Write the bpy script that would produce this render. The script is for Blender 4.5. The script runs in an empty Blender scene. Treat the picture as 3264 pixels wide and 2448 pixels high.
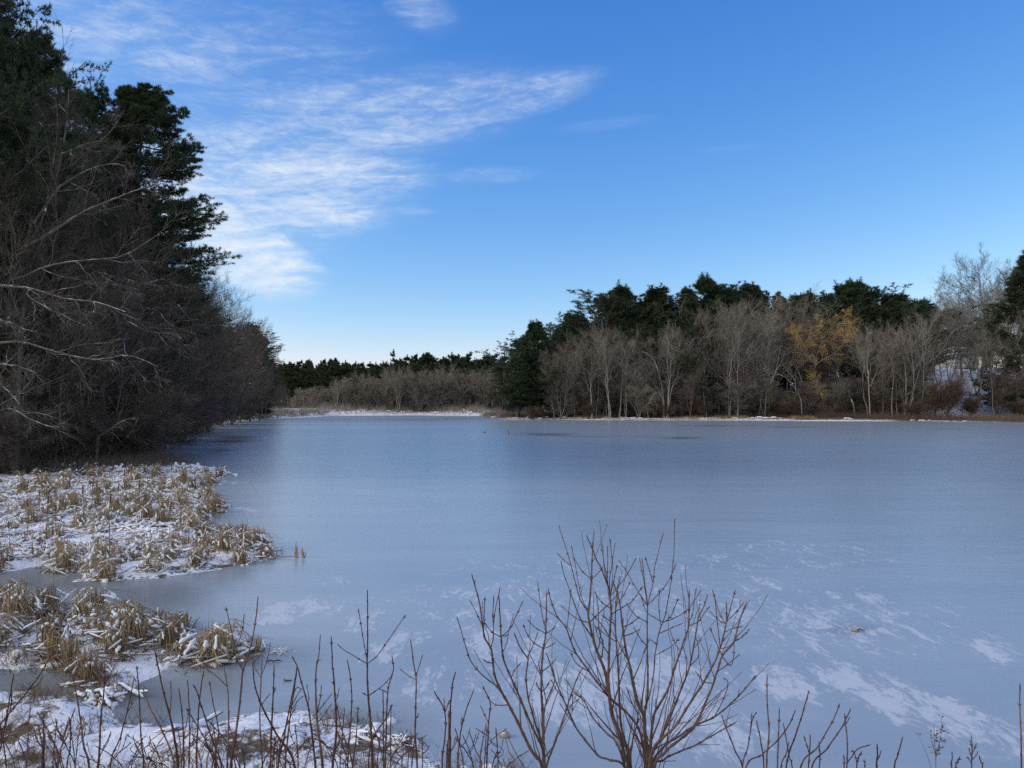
import bpy, math, random
import numpy as np
from mathutils import Vector

random.seed(7)
PI = math.pi
sc = bpy.context.scene
COL = sc.collection

# ------------------------------------------------------------------ camera geometry
W0, H0 = 3264, 2448
F = 1632 / math.tan(math.radians(33))
HOR = 1288.0
TH = math.atan((HOR - 1224) / F)
CAMZ = 4.0
K = W0 / 2212.0

def ray(px, py):
    px = np.asarray(px, float); py = np.asarray(py, float)
    r = (px - 1632) / F; u = (1224 - py) / F
    y = math.cos(TH) - u * math.sin(TH)
    z = math.sin(TH) + u * math.cos(TH)
    return r, y, z

def gpt(px, py, z=0.0):
    r, y, zz = ray(px, py)
    t = (z - CAMZ) / zz
    return np.stack([r * t, y * t], -1)

def at(px, py, d):
    r, y, z = ray(px, py)
    t = np.asarray(d, float) / y
    return np.stack([r * t, y * t, CAMZ + z * t], -1)

def project(x, y, z):
    dz = z - CAMZ
    f = y * math.cos(TH) + dz * math.sin(TH)
    u = -y * math.sin(TH) + dz * math.cos(TH)
    f = np.maximum(f, 0.1)
    return 1632 + F * x / f, 1224 - F * u / f

# ------------------------------------------------------------------ noise
def _hash(ix, iy, seed):
    h = (ix.astype(np.int64) * 374761393 + iy.astype(np.int64) * 668265263 + seed * 974711) & 0xffffffff
    h = ((h ^ (h >> 13)) * 1274126177) & 0xffffffff
    h = h ^ (h >> 16)
    return (h & 0xffff) / 65535.0

def vnoise(x, y, seed=0):
    ix = np.floor(x); iy = np.floor(y)
    fx = x - ix; fy = y - iy
    fx = fx * fx * (3 - 2 * fx); fy = fy * fy * (3 - 2 * fy)
    a = _hash(ix, iy, seed); b = _hash(ix + 1, iy, seed)
    c = _hash(ix, iy + 1, seed); d = _hash(ix + 1, iy + 1, seed)
    return (a * (1 - fx) + b * fx) * (1 - fy) + (c * (1 - fx) + d * fx) * fy

def fbm(x, y, seed=0, oct=4):
    s = 0; a = 0.5
    for i in range(oct):
        s = s + a * vnoise(x, y, seed + i * 17)
        x = x * 2.03 + 11.3; y = y * 2.03 - 7.1; a *= 0.5
    return s / (1 - 0.5 ** oct)

def sstep(a, b, x):
    t = np.clip((x - a) / (b - a), 0, 1)
    return t * t * (3 - 2 * t)

# ------------------------------------------------------------------ pond outline
def P2(l):
    a = np.array(l, float) * K
    return gpt(a[:, 0], a[:, 1])

pond = np.concatenate([
    np.array([[60, 7.4], [10, 7.6], [1.5, 7.9]]),
    P2([(950, 1662), (880, 1590), (800, 1560), (700, 1546), (550, 1545), (400, 1562), (260, 1560), (180, 1512), (60, 1500), (-90, 1515),
        (-300, 1420), (-380, 1300), (-200, 1110), (0, 1045), (200, 1015), (325, 1000), (350, 975), (390, 945), (440, 925), (490, 911.5),
        (560, 906.5), (640, 902), (720, 898), (900, 897), (1040, 898.5), (1060, 903), (1090, 906.5), (1300, 907.5), (1600, 908),
        (1750, 909.2), (1900, 909.3), (2060, 911), (2212, 913.5), (2500, 917)]),
    np.array([[210, 150], [220, 40]])])
isl_main = P2([(-400, 1180), (0, 1238), (100, 1224), (150, 1240), (170, 1254), (320, 1250), (490, 1222), (560, 1212), (612, 1203), (600, 1192),
               (560, 1178), (500, 1165), (478, 1150), (440, 1128), (446, 1112), (492, 1103), (470, 1080), (440, 1066), (470, 1040), (486, 1012),
               (400, 1000), (330, 998), (200, 1010), (0, 1040), (-300, 1050)])
isl_near = P2([(-300, 1350), (-200, 1296), (0, 1299), (60, 1304), (150, 1316), (300, 1328), (335, 1355), (400, 1384), (440, 1400), (510, 1410),
               (522, 1425), (430, 1441), (370, 1440), (300, 1470), (250, 1502), (200, 1492), (130, 1452), (60, 1440), (0, 1437), (-100, 1430)])

def sdist(x, y, poly):
    """signed distance to a polygon, positive inside"""
    shp = x.shape
    x = x.ravel(); y = y.ravel()
    best = np.full(x.shape, 1e9); ins = np.zeros(x.shape, bool)
    n = len(poly)
    for i in range(n):
        ax, ay = poly[i]; bx, by = poly[(i + 1) % n]
        dx, dy = bx - ax, by - ay
        t = np.clip(((x - ax) * dx + (y - ay) * dy) / (dx * dx + dy * dy + 1e-12), 0, 1)
        d = (x - ax - t * dx) ** 2 + (y - ay - t * dy) ** 2
        best = np.minimum(best, d)
        c = (ay > y) != (by > y)
        xi = ax + (y - ay) / (dy if abs(dy) > 1e-12 else 1e-12) * dx
        ins ^= c & (x < xi)
    r = np.sqrt(best)
    return np.where(ins, r, -r).reshape(shp)

XSY = [0, 20, 43, 53, 90, 130, 205, 280, 400]
XSX = [-17, -22, -28, -24, -38, -51, -66, -78, -100]

def land_of(x, y):
    l = -sdist(x, y, pond)
    l = np.maximum(l, np.maximum(sdist(x, y, isl_main), sdist(x, y, isl_near)))
    return l

def ground_z(x, y, detail=True):
    x = np.asarray(x, float); y = np.asarray(y, float)
    l = land_of(x, y)
    near = sstep(70, 30, y)
    e = l + (fbm(x * 1.3, y * 1.3, 3) - .5) * (0.35 * near + 0.8)
    z = np.where(e > 0, 0.10 * sstep(0, .7, e), -0.12 * sstep(0, .5, -e) - 0.004 * np.minimum(-e, 80))
    lnd = sstep(0, 1.2, e)
    z = z + lnd * near * (fbm(x * 1.5, y * 1.5, 9) - .35) * 0.34 * sstep(60, 20, y)
    z = z + lnd * ((fbm(x * 3.4, y * 3.4, 41) - .45) * .16 + (fbm(x * 8, y * 8, 43) - .5) * .07) * sstep(30, 16, y)
    xs = np.interp(y, XSY, XSX)
    z = z + 6.0 * sstep(2, 45, xs - x) * lnd
    far = sstep(185, 200, y)
    z = z + far * lnd * (1.9 * sstep(0, 25, l) * sstep(10, -20, x) + 0.5 * sstep(0, 4, l))
    z = z + lnd * far * (7.0 * sstep(8, 70, y - 195) * sstep(-5, 60, x) + 8.5 * sstep(60, 125, x) * sstep(12, 62, y - 190))
    z = z + 6 * sstep(300, 420, y) + 0.5 * (fbm(x * .05, y * .05, 5) - .5) * lnd * sstep(40, 120, np.hypot(x, y))
    nb = np.clip(2.4 - 0.4 * (y - 1.5), 0, 2.4)
    z = np.where(y < 7.5, np.maximum(z, nb + 0.06 * fbm(x * 3, y * 3, 21)), z)
    return z

def gz(x, y):
    return float(ground_z(np.array([x]), np.array([y]))[0])

# ------------------------------------------------------------------ mesh builder
class MB:
    def __init__(s):
        s.v = []; s.q = []; s.t = []; s.n = 0
    def add(s, v, q=None, t=None):
        v = np.asarray(v, np.float32).reshape(-1, 3)
        if q is not None and len(q): s.q.append(np.asarray(q, np.int64).reshape(-1, 4) + s.n)
        if t is not None and len(t): s.t.append(np.asarray(t, np.int64).reshape(-1, 3) + s.n)
        s.v.append(v); s.n += len(v)
    def mesh(s, name, mat, smooth=True):
        me = bpy.data.meshes.new(name)
        v = np.concatenate(s.v) if s.v else np.zeros((0, 3), np.float32)
        q = np.concatenate(s.q) if s.q else np.zeros((0, 4), np.int64)
        t = np.concatenate(s.t) if s.t else np.zeros((0, 3), np.int64)
        me.vertices.add(len(v)); me.vertices.foreach_set('co', v.ravel())
        nl = len(q) * 4 + len(t) * 3
        me.loops.add(nl)
        me.loops.foreach_set('vertex_index', np.concatenate([q.ravel(), t.ravel()]).astype(np.int32))
        me.polygons.add(len(q) + len(t))
        st = np.concatenate([np.arange(len(q)) * 4, len(q) * 4 + np.arange(len(t)) * 3]).astype(np.int32)
        me.polygons.foreach_set('loop_start', st)
        me.update(calc_edges=True)
        me.polygons.foreach_set('use_smooth', np.full(len(q) + len(t), smooth))
        if mat: me.materials.append(mat)
        return me
    def tubes(s, P, R, sides=5, cap=False):
        P = np.asarray(P, float); R = np.asarray(R, float)
        if P.ndim == 2: P = P[None]; R = R[None]
        T, n, _ = P.shape
        tan = np.gradient(P, axis=1)
        tan /= np.linalg.norm(tan, axis=2, keepdims=True) + 1e-9
        mt = np.abs(tan.mean(1))
        ref = np.zeros((T, 3)); ref[np.arange(T), mt.argmin(1)] = 1
        u = np.cross(tan, ref[:, None, :]); u /= np.linalg.norm(u, axis=2, keepdims=True) + 1e-9
        w = np.cross(tan, u)
        a = np.arange(sides) * 2 * PI / sides
        ring = P[:, :, None, :] + R[:, :, None, None] * (np.cos(a)[None, None, :, None] * u[:, :, None, :] + np.sin(a)[None, None, :, None] * w[:, :, None, :])
        idx = np.arange(T * n * sides).reshape(T, n, sides)
        i0 = idx[:, :-1, :]; i1 = idx[:, 1:, :]
        q = np.stack([i0, np.roll(i0, -1, 2), np.roll(i1, -1, 2), i1], -1)
        s.add(ring, q)
    def box(s, c, h, rz=0):
        x, y, z = h
        v = np.array([[-x, -y, -z], [x, -y, -z], [x, y, -z], [-x, y, -z], [-x, -y, z], [x, -y, z], [x, y, z], [-x, y, z]], float)
        cr, sr = math.cos(rz), math.sin(rz)
        v = np.stack([v[:, 0] * cr - v[:, 1] * sr, v[:, 0] * sr + v[:, 1] * cr, v[:, 2]], 1) + np.array(c)
        s.add(v, [[0, 3, 2, 1], [4, 5, 6, 7], [0, 1, 5, 4], [1, 2, 6, 5], [2, 3, 7, 6], [3, 0, 4, 7]])

def catmull(pts, n):
    p = np.asarray(pts, float)
    if len(p) == 2:
        return p[0] + (p[1] - p[0]) * np.linspace(0, 1, n)[:, None]
    seg = np.r_[0, np.cumsum(np.linalg.norm(np.diff(p, axis=0), axis=1))]
    ext = np.vstack([2 * p[0] - p[1], p, 2 * p[-1] - p[-2]])
    u = np.linspace(0, seg[-1], n)
    i = np.clip(np.searchsorted(seg, u, side='right') - 1, 0, len(p) - 2)
    t = ((u - seg[i]) / (seg[i + 1] - seg[i] + 1e-12))[:, None]
    a, b, c, d = ext[i], ext[i + 1], ext[i + 2], ext[i + 3]
    return 0.5 * (2 * b + (c - a) * t + (2 * a - 5 * b + 4 * c - d) * t ** 2 + (3 * b - a - 3 * c + d) * t ** 3)

# ------------------------------------------------------------------ object helpers
def tag(o, label=None, cat=None, group=None, kind=None):
    if label: o['label'] = label
    if cat: o['category'] = cat
    if group: o['group'] = group
    if kind: o['kind'] = kind
    return o

def link(name, me, parent=None):
    o = bpy.data.objects.new(name, me); COL.objects.link(o)
    if parent: o.parent = parent
    return o

def empty(name, loc=(0, 0, 0), rz=0, s=1.0):
    o = bpy.data.objects.new(name, None); COL.objects.link(o)
    o.empty_display_size = 0.1
    o.location = loc; o.rotation_euler = (0, 0, rz)
    o.scale = (s, s, s) if np.isscalar(s) else s
    return o

def instance(name, parts, loc, rz, s, label, cat, group=None):
    r = empty(name, loc, rz, s)
    for pn, me in parts: link(pn, me, r)
    return tag(r, label, cat, group)

# ------------------------------------------------------------------ materials
def newmat(name):
    m = bpy.data.materials.new(name); m.use_nodes = True
    nt = m.node_tree; nt.nodes.clear()
    out = nt.nodes.new('ShaderNodeOutputMaterial')
    b = nt.nodes.new('ShaderNodeBsdfPrincipled')
    nt.links.new(b.outputs[0], out.inputs[0])
    return m, nt, b

def N(nt, typ, **kw):
    n = nt.nodes.new(typ)
    for k, v in kw.items():
        if k.startswith('i_'):
            key = k[2:]
            n.inputs[int(key) if key.isdigit() else key].default_value = v
        else: setattr(n, k, v)
    return n

def math_(nt, op, a, b=None, c=None, clamp=False):
    n = nt.nodes.new('ShaderNodeMath'); n.operation = op; n.use_clamp = clamp
    for i, v in enumerate((a, b, c)):
        if v is None: continue
        if isinstance(v, (int, float)): n.inputs[i].default_value = v
        else: nt.links.new(v, n.inputs[i])
    return n.outputs[0]

def mixc(nt, f, a, b):
    n = nt.nodes.new('ShaderNodeMix'); n.data_type = 'RGBA'
    for i, v in ((0, f), (6, a), (7, b)):
        if isinstance(v, (int, float)): n.inputs[i].default_value = v
        elif isinstance(v, tuple): n.inputs[i].default_value = (*v, 1)
        else: nt.links.new(v, n.inputs[i])
    return n.outputs[2]

def noise(nt, vec, scale, detail=4, rough=.55, dist=0.0):
    n = N(nt, 'ShaderNodeTexNoise'); n.inputs['Scale'].default_value = scale
    n.inputs['Detail'].default_value = detail; n.inputs['Roughness'].default_value = rough
    n.inputs['Distortion'].default_value = dist
    if vec is not None: nt.links.new(vec, n.inputs['Vector'])
    return n.outputs[0]

def ramp(nt, f, lo, hi):
    n = N(nt, 'ShaderNodeMapRange', interpolation_type='SMOOTHSTEP')
    nt.links.new(f, n.inputs[0]); n.inputs[1].default_value = lo; n.inputs[2].default_value = hi
    return n.outputs[0]

def plant_mat(name, c1, c2, scale=3.0, rough=.8, snow=0.0, var=.3, snow_n=.45, spec=.2):
    """two-tone natural surface; 'snow' = share of upward faces that carry snow"""
    m, nt, b = newmat(name)
    geo = N(nt, 'ShaderNodeNewGeometry'); tc = N(nt, 'ShaderNodeTexCoord')
    f = ramp(nt, noise(nt, tc.outputs['Object'], scale, 3), .3, .7)
    col = mixc(nt, f, c1, c2)
    oi = N(nt, 'ShaderNodeObjectInfo')
    v = math_(nt, 'MULTIPLY_ADD', oi.outputs['Random'], var, 1 - var / 2)
    hsv = N(nt, 'ShaderNodeHueSaturation'); nt.links.new(v, hsv.inputs['Value']); nt.links.new(col, hsv.inputs['Color'])
    col = hsv.outputs[0]
    if snow > 0:
        sx = N(nt, 'ShaderNodeSeparateXYZ'); nt.links.new(geo.outputs['Normal'], sx.inputs[0])
        up = ramp(nt, sx.outputs[2], snow_n, snow_n + .15)
        ns = ramp(nt, noise(nt, geo.outputs['Position'], 1.7, 4), 1 - snow - .12, 1 - snow + .06)
        col = mixc(nt, math_(nt, 'MULTIPLY', up, ns), col, (.86, .87, .9))
    nt.links.new(col, b.inputs['Base Color'])
    b.inputs['Roughness'].default_value = rough
    b.inputs['Specular IOR Level'].default_value = spec
    return m

M = {}
M['needle'] = plant_mat('needle_green', (.032, .050, .026), (.062, .088, .042), .35, .6, var=.4)
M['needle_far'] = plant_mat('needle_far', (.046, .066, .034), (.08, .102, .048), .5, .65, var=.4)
M['pine_bark'] = plant_mat('pine_bark', (.07, .058, .048), (.12, .10, .085), 4)
M['bark'] = plant_mat('grey_bark', (.20, .18, .15), (.34, .31, .265), 2.5, var=.5)
M['bark_pale'] = plant_mat('pale_bark', (.30, .28, .24), (.48, .45, .40), 2.5, var=.2)
M['twig'] = plant_mat('grey_twig', (.20, .175, .14), (.30, .265, .215), .7, var=.5)
M['twig_pale'] = plant_mat('pale_twig', (.215, .188, .145), (.32, .285, .225), .7, var=.5)
M['twig_red'] = plant_mat('red_twig', (.17, .135, .11), (.24, .195, .16), .7, var=.4)
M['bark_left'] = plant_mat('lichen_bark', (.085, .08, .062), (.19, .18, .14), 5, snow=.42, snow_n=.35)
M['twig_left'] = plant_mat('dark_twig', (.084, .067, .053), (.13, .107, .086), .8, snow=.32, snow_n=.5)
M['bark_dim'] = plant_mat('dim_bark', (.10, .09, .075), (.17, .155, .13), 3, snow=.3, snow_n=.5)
M['willow'] = plant_mat('willow_twig', (.47, .305, .11), (.62, .42, .17), .5)
M['oakleaf'] = plant_mat('rust_leaf', (.10, .04, .02), (.16, .07, .03), 2)
M['reed'] = plant_mat('dead_reed', (.25, .178, .098), (.40, .31, .19), 6, .7, var=.5)
M['reed_dark'] = plant_mat('dark_reed', (.11, .07, .04), (.22, .15, .08), 6, .8)
M['shoot'] = plant_mat('shoot_bark', (.075, .036, .029), (.15, .078, .06), 9, .55, var=.35, spec=.35)
M['shrubbark'] = plant_mat('shrub_bark', (.085, .052, .043), (.155, .098, .08), 14, .6, var=.2, spec=.3)
M['redbrush'] = plant_mat('red_brush', (.10, .072, .056), (.17, .12, .09), .3)
M['tan'] = plant_mat('tan_grass', (.28, .19, .09), (.42, .30, .16), .3)
M['stone'] = plant_mat('stone', (.25, .23, .21), (.40, .37, .33), 12, snow=.45, snow_n=.6)
M['wood'] = plant_mat('dead_wood', (.10, .07, .055), (.17, .12, .09), 9)
M['siding'] = plant_mat('siding', (.42, .40, .37), (.48, .46, .43), 2, var=0)
M['dark_glass'], _nt, _b = newmat('window_glass'); _b.inputs['Base Color'].default_value = (.03, .035, .04, 1); _b.inputs['Roughness'].default_value = .1

def snow_mat():
    m, nt, b = newmat('snow')
    geo = N(nt, 'ShaderNodeNewGeometry')
    f = noise(nt, geo.outputs['Position'], 7, 5)
    nt.links.new(mixc(nt, f, (.80, .81, .85), (.90, .90, .92)), b.inputs['Base Color'])
    b.inputs['Roughness'].default_value = .7; b.inputs['Specular IOR Level'].default_value = .2
    bp = N(nt, 'ShaderNodeBump'); bp.inputs['Strength'].default_value = .4; bp.inputs['Distance'].default_value = .03
    nt.links.new(noise(nt, geo.outputs['Position'], 25, 4), bp.inputs['Height']); nt.links.new(bp.outputs[0], b.inputs['Normal'])
    return m
M['snow'] = snow_mat()

def ground_mat():
    m, nt, b = newmat('ground_snow_and_litter')
    geo = N(nt, 'ShaderNodeNewGeometry'); pos = geo.outputs['Position']
    att = N(nt, 'ShaderNodeAttribute', attribute_name='cover')
    n1 = noise(nt, pos, 1.6, 7, .62)
    n2 = noise(nt, pos, 9, 5, .6)
    nn = math_(nt, 'ADD', math_(nt, 'MULTIPLY', n1, .65), math_(nt, 'MULTIPLY', n2, .35))
    s = math_(nt, 'ADD', nn, math_(nt, 'SUBTRACT', att.outputs['Fac'], .5))
    cov = ramp(nt, s, .46, .54)
    lit = mixc(nt, ramp(nt, noise(nt, pos, 4, 6), .35, .65), (.06, .042, .03), (.17, .125, .08))
    lit = mixc(nt, ramp(nt, noise(nt, pos, 22, 3), .45, .7), lit, (.24, .17, .10))
    sn = mixc(nt, noise(nt, pos, 5, 4), (.80, .81, .85), (.90, .90, .92))
    nt.links.new(mixc(nt, cov, lit, sn), b.inputs['Base Color'])
    b.inputs['Roughness'].default_value = .8; b.inputs['Specular IOR Level'].default_value = .15
    bp = N(nt, 'ShaderNodeBump'); bp.inputs['Strength'].default_value = .7; bp.inputs['Distance'].default_value = .06
    nt.links.new(math_(nt, 'ADD', n2, cov), bp.inputs['Height']); nt.links.new(bp.outputs[0], b.inputs['Normal'])
    return m

def ice_mat():
    m, nt, b = newmat('pond_ice')
    geo = N(nt, 'ShaderNodeNewGeometry'); pos = geo.outputs['Position']
    ac = N(nt, 'ShaderNodeAttribute', attribute_name='snowcov'); aw = N(nt, 'ShaderNodeAttribute', attribute_name='wet')
    ag = N(nt, 'ShaderNodeAttribute', attribute_name='grey')
    mp = N(nt, 'ShaderNodeMapping'); nt.links.new(pos, mp.inputs[0]); mp.inputs['Rotation'].default_value = (0, 0, math.radians(14)); mp.inputs['Scale'].default_value = (1.7, .62, 1)
    v = mp.outputs[0]
    n1 = noise(nt, v, 1.5, 9, .66, .7)
    n2 = noise(nt, v, 7, 7, .7, .3)
    nn = math_(nt, 'ADD', math_(nt, 'MULTIPLY', n1, .58), math_(nt, 'MULTIPLY', n2, .42))
    s = math_(nt, 'ADD', math_(nt, 'MULTIPLY_ADD', nn, 2.4, -.7), math_(nt, 'MULTIPLY', ac.outputs['Fac'], .95))
    cov = math_(nt, 'MULTIPLY', ramp(nt, s, .84, 1.10), .56)
    # slow tone changes of the ice sheet: streaks across the wind
    mp2 = N(nt, 'ShaderNodeMapping'); nt.links.new(pos, mp2.inputs[0]); mp2.inputs['Scale'].default_value = (.12, .5, 1)
    big = ramp(nt, noise(nt, mp2.outputs[0], .9, 4, .6, .4), .3, .7)
    ice = mixc(nt, big, (.325, .38, .44), (.39, .44, .485))
    fine = noise(nt, pos, 30, 3, .6)
    mp4 = N(nt, 'ShaderNodeMapping'); nt.links.new(pos, mp4.inputs[0]); mp4.inputs['Scale'].default_value = (.35, 1.5, 1); mp4.inputs['Rotation'].default_value = (0, 0, -.25)
    ice = mixc(nt, math_(nt, 'MULTIPLY', ramp(nt, noise(nt, mp4.outputs[0], 1.0, 7, .68, .8), .5, .75), .45), ice, (.46, .51, .56))
    ice = mixc(nt, math_(nt, 'MULTIPLY', fine, .35), ice, (.28, .33, .40))
    ice = mixc(nt, ag.outputs['Fac'], ice, (.20, .215, .215))
    wetf = ramp(nt, math_(nt, 'ADD', aw.outputs['Fac'], math_(nt, 'MULTIPLY_ADD', big, .5, -.25)), .15, 1.0)
    ice = mixc(nt, wetf, ice, (.07, .075, .08))
    col = mixc(nt, cov, ice, (.74, .77, .82))
    nt.links.new(col, b.inputs['Base Color'])
    r = math_(nt, 'ADD', math_(nt, 'MULTIPLY_ADD', cov, .45, .25), math_(nt, 'MULTIPLY', wetf, -.14))
    nt.links.new(r, b.inputs['Roughness'])
    b.inputs['IOR'].default_value = 1.45; b.inputs['Specular IOR Level'].default_value = .5
    bp = N(nt, 'ShaderNodeBump'); bp.inputs['Strength'].default_value = .3; bp.inputs['Distance'].default_value = .035
    mp3 = N(nt, 'ShaderNodeMapping'); nt.links.new(pos, mp3.inputs[0]); mp3.inputs['Scale'].default_value = (1, 2.6, 1)
    h = math_(nt, 'ADD', noise(nt, mp3.outputs[0], 1.4, 5, .6), math_(nt, 'MULTIPLY', cov, .25))
    nt.links.new(h, bp.inputs['Height']); nt.links.new(bp.outputs[0], b.inputs['Normal'])
    return m

# ------------------------------------------------------------------ ground and ice sheets
def axis(fine0, fine1, step, lo, hi, g=1.16):
    a = list(np.arange(fine0, fine1 + 1e-6, step))
    s = step; x = fine1
    while x < hi: s *= g; s = min(s, 40); x += s; a.append(min(x, hi))
    s = step; x = fine0; pre = []
    while x > lo: s *= g; s = min(s, 40); x -= s; pre.append(max(x, lo))
    return np.array(pre[::-1] + a)

def sheet(name, xs, ys, zf, mat, attrs, smooth=True):
    X, Y = np.meshgrid(xs, ys); Z = zf(X, Y)
    nx, ny = len(xs), len(ys)
    idx = np.arange(nx * ny).reshape(ny, nx)
    q = np.stack([idx[:-1, :-1], idx[:-1, 1:], idx[1:, 1:], idx[1:, :-1]], -1)
    mb = MB(); mb.add(np.stack([X, Y, Z], -1), q)
    me = mb.mesh(name, mat, smooth)
    for an, f in attrs.items():
        at_ = me.attributes.new(an, 'FLOAT', 'POINT')
        at_.data.foreach_set('value', f(X, Y, Z).ravel().astype(np.float32))
    return tag(link(name, me), kind='structure')

def cover(X, Y, Z):
    l = land_of(X, Y)
    c = np.full(X.shape, .58)
    near = sstep(60, 48, Y) * sstep(7.5, 8.2, Y)
    c = c * (1 - near) + (.655 - .11 * sstep(12, 9.5, Y) - .13 * sstep(.7, .1, l) * sstep(11, 12.5, Y)) * near
    xs = np.interp(Y, XSY, XSX)
    c = np.where((Y > 44) & (xs - X > -2) & (Y < 190), .50, c)           # under the left wood
    c = np.where((Y > 185), .36, c)
    c = np.where((Y > 165) & (l < 4.5), .58, c)
    c = np.where((Y > 200) & (X < -8) & (l < 30), .58, c)
    hill = sstep(62, 85, X) * sstep(195, 205, Y)
    c = c * (1 - hill) + .64 * hill
    c = np.where(Y < 7.5, .45, c)
    return c

gx = np.unique(np.concatenate([axis(-22, 3, .13, -1600, 1600, 1.10)]))
gy = np.unique(np.concatenate([axis(7, 16, .1, -60, 16, 1.12), axis(16, 46, .22, 16, 190, 1.12), np.arange(190, 300, 3.0), axis(300, 310, 5, 300, 3000, 1.2)]))
sheet('ground', gx, gy, lambda X, Y: ground_z(X, Y), ground_mat(), {'cover': cover})

def blobs(px, py, lst):
    s = np.zeros(px.shape)
    for cx, cy, rx, ry, a, rot in lst:
        dx = px / K - cx; dy = py / K - cy
        c, n = math.cos(math.radians(rot)), math.sin(math.radians(rot))
        u = (dx * c + dy * n) / rx; v = (-dx * n + dy * c) / ry
        s = np.maximum(s, a * np.clip(1.25 - np.hypot(u, v) ** 1.5, 0, 1))
    return s

SN = [(640, 1315, 150, 38, .56, -8), (600, 1335, 90, 25, .55, 0), (790, 1345, 70, 40, .46, -20), (720, 1255, 60, 16, .42, -20), (850, 1395, 110, 45, .5, -25),
      (1125, 1265, 24, 34, .5, 0), (1045, 1385, 50, 65, .6, 10), (1150, 1400, 70, 60, .5, -30), (1230, 1490, 190, 105, .57, 10), (1000, 1360, 40, 30, .45, 0),
      (1330, 1420, 90, 60, .5, 0), (1450, 1500, 200, 120, .56, 15), (1900, 1296, 95, 15, .5, 12), (1720, 1330, 55, 16, .46, 0), (1830, 1310, 40, 18, .48, 0),
      (2050, 1308, 60, 12, .46, 12), (1900, 1500, 230, 60, .58, 24), (2080, 1560, 200, 62, .60, 22), (2190, 1600, 80, 50, .58, 25), (2150, 1405, 90, 40, .52, 25),
      (1740, 1398, 50, 40, .48, 20), (1558, 1199, 34, 8, .46, 8), (1650, 1256, 60, 14, .44, 10), (1500, 1590, 240, 70, .57, 5), (1700, 1480, 110, 60, .52, 25),
      (1620, 1330, 40, 22, .47, 10), (2140, 1210, 16, 10, .45, 10), (1640, 1222, 18, 6, .42, 0), (1420, 1225, 40, 10, .40, 0), (2000, 1335, 60, 14, .42, 15),
      (520, 1100, 60, 8, .5, 5), (550, 1165, 60, 12, .5, 5), (500, 1042, 50, 7, .42, 0), (1700, 1200, 400, 60, .33, 0), (1300, 1300, 900, 80, .38, 0), (1800, 1350, 450, 110, .42, 0), (1100, 1480, 500, 90, .40, 0), (1300, 1230, 500, 50, .33, 0)]
WET = [(500, 950, 72, 11, .95, -3), (470, 972, 45, 7, .7, 0), (430, 938, 50, 4, .5, 0), (1185, 938, 95, 3.2, .8, 0), (1330, 943, 160, 3.2, .62, .6), (1470, 946, 70, 3.2, .85, 0),
       (1120, 934, 50, 2.0, .6, 0), (1560, 920, 120, 2.5, .7, 0), (1720, 922, 80, 2.2, .7, 0), (900, 907.5, 130, 2.2, .5, .4), (960, 904.5, 90, 1.5, .7, 0), (1850, 930, 60, 2, .5, 0),
       (2040, 926, 80, 2, .45, 0), (700, 921, 60, 1.6, .45, 0), (930, 921, 20, 1.2, .4, 0)]
GREY = [(120, 1250, 240, 30, .9, 3), (330, 1285, 130, 40, .75, 0), (470, 1240, 80, 40, .5, 0), (100, 1480, 240, 50, .9, 8), (330, 1510, 160, 50, .85, 0), (480, 1480, 120, 60, .6, 0),
        (700, 1560, 260, 60, .55, 0), (1840, 1360, 70, 14, .5, 0), (600, 1430, 120, 60, .4, 0), (1700, 900, 800, 60, .25, 0), (470, 1150, 60, 60, .3, 0)]
ix = axis(-15, 17, .2, -130, 230, 1.12); iy = np.unique(np.concatenate([axis(7, 30, .16, 4, 160, 1.08), np.arange(160, 330, 2.5)]))
sheet('ice', ix, iy, lambda X, Y: X * 0, ice_mat(), {
    'snowcov': lambda X, Y, Z: blobs(*project(X, Y, Z), SN) + (Y < 6) * .5,
    'wet': lambda X, Y, Z: blobs(*project(X, Y, Z), WET) * .72,
    'grey': lambda X, Y, Z: blobs(*project(X, Y, Z), GREY)})

# ------------------------------------------------------------------ growing plants
def perp(t):
    ref = np.where(np.abs(t[..., 2:3]) < .9, np.array([0, 0, 1.]), np.array([1., 0, 0]))
    u = np.cross(t, ref); u /= np.linalg.norm(u, axis=-1, keepdims=True) + 1e-9
    return u, np.cross(t, u)

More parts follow.
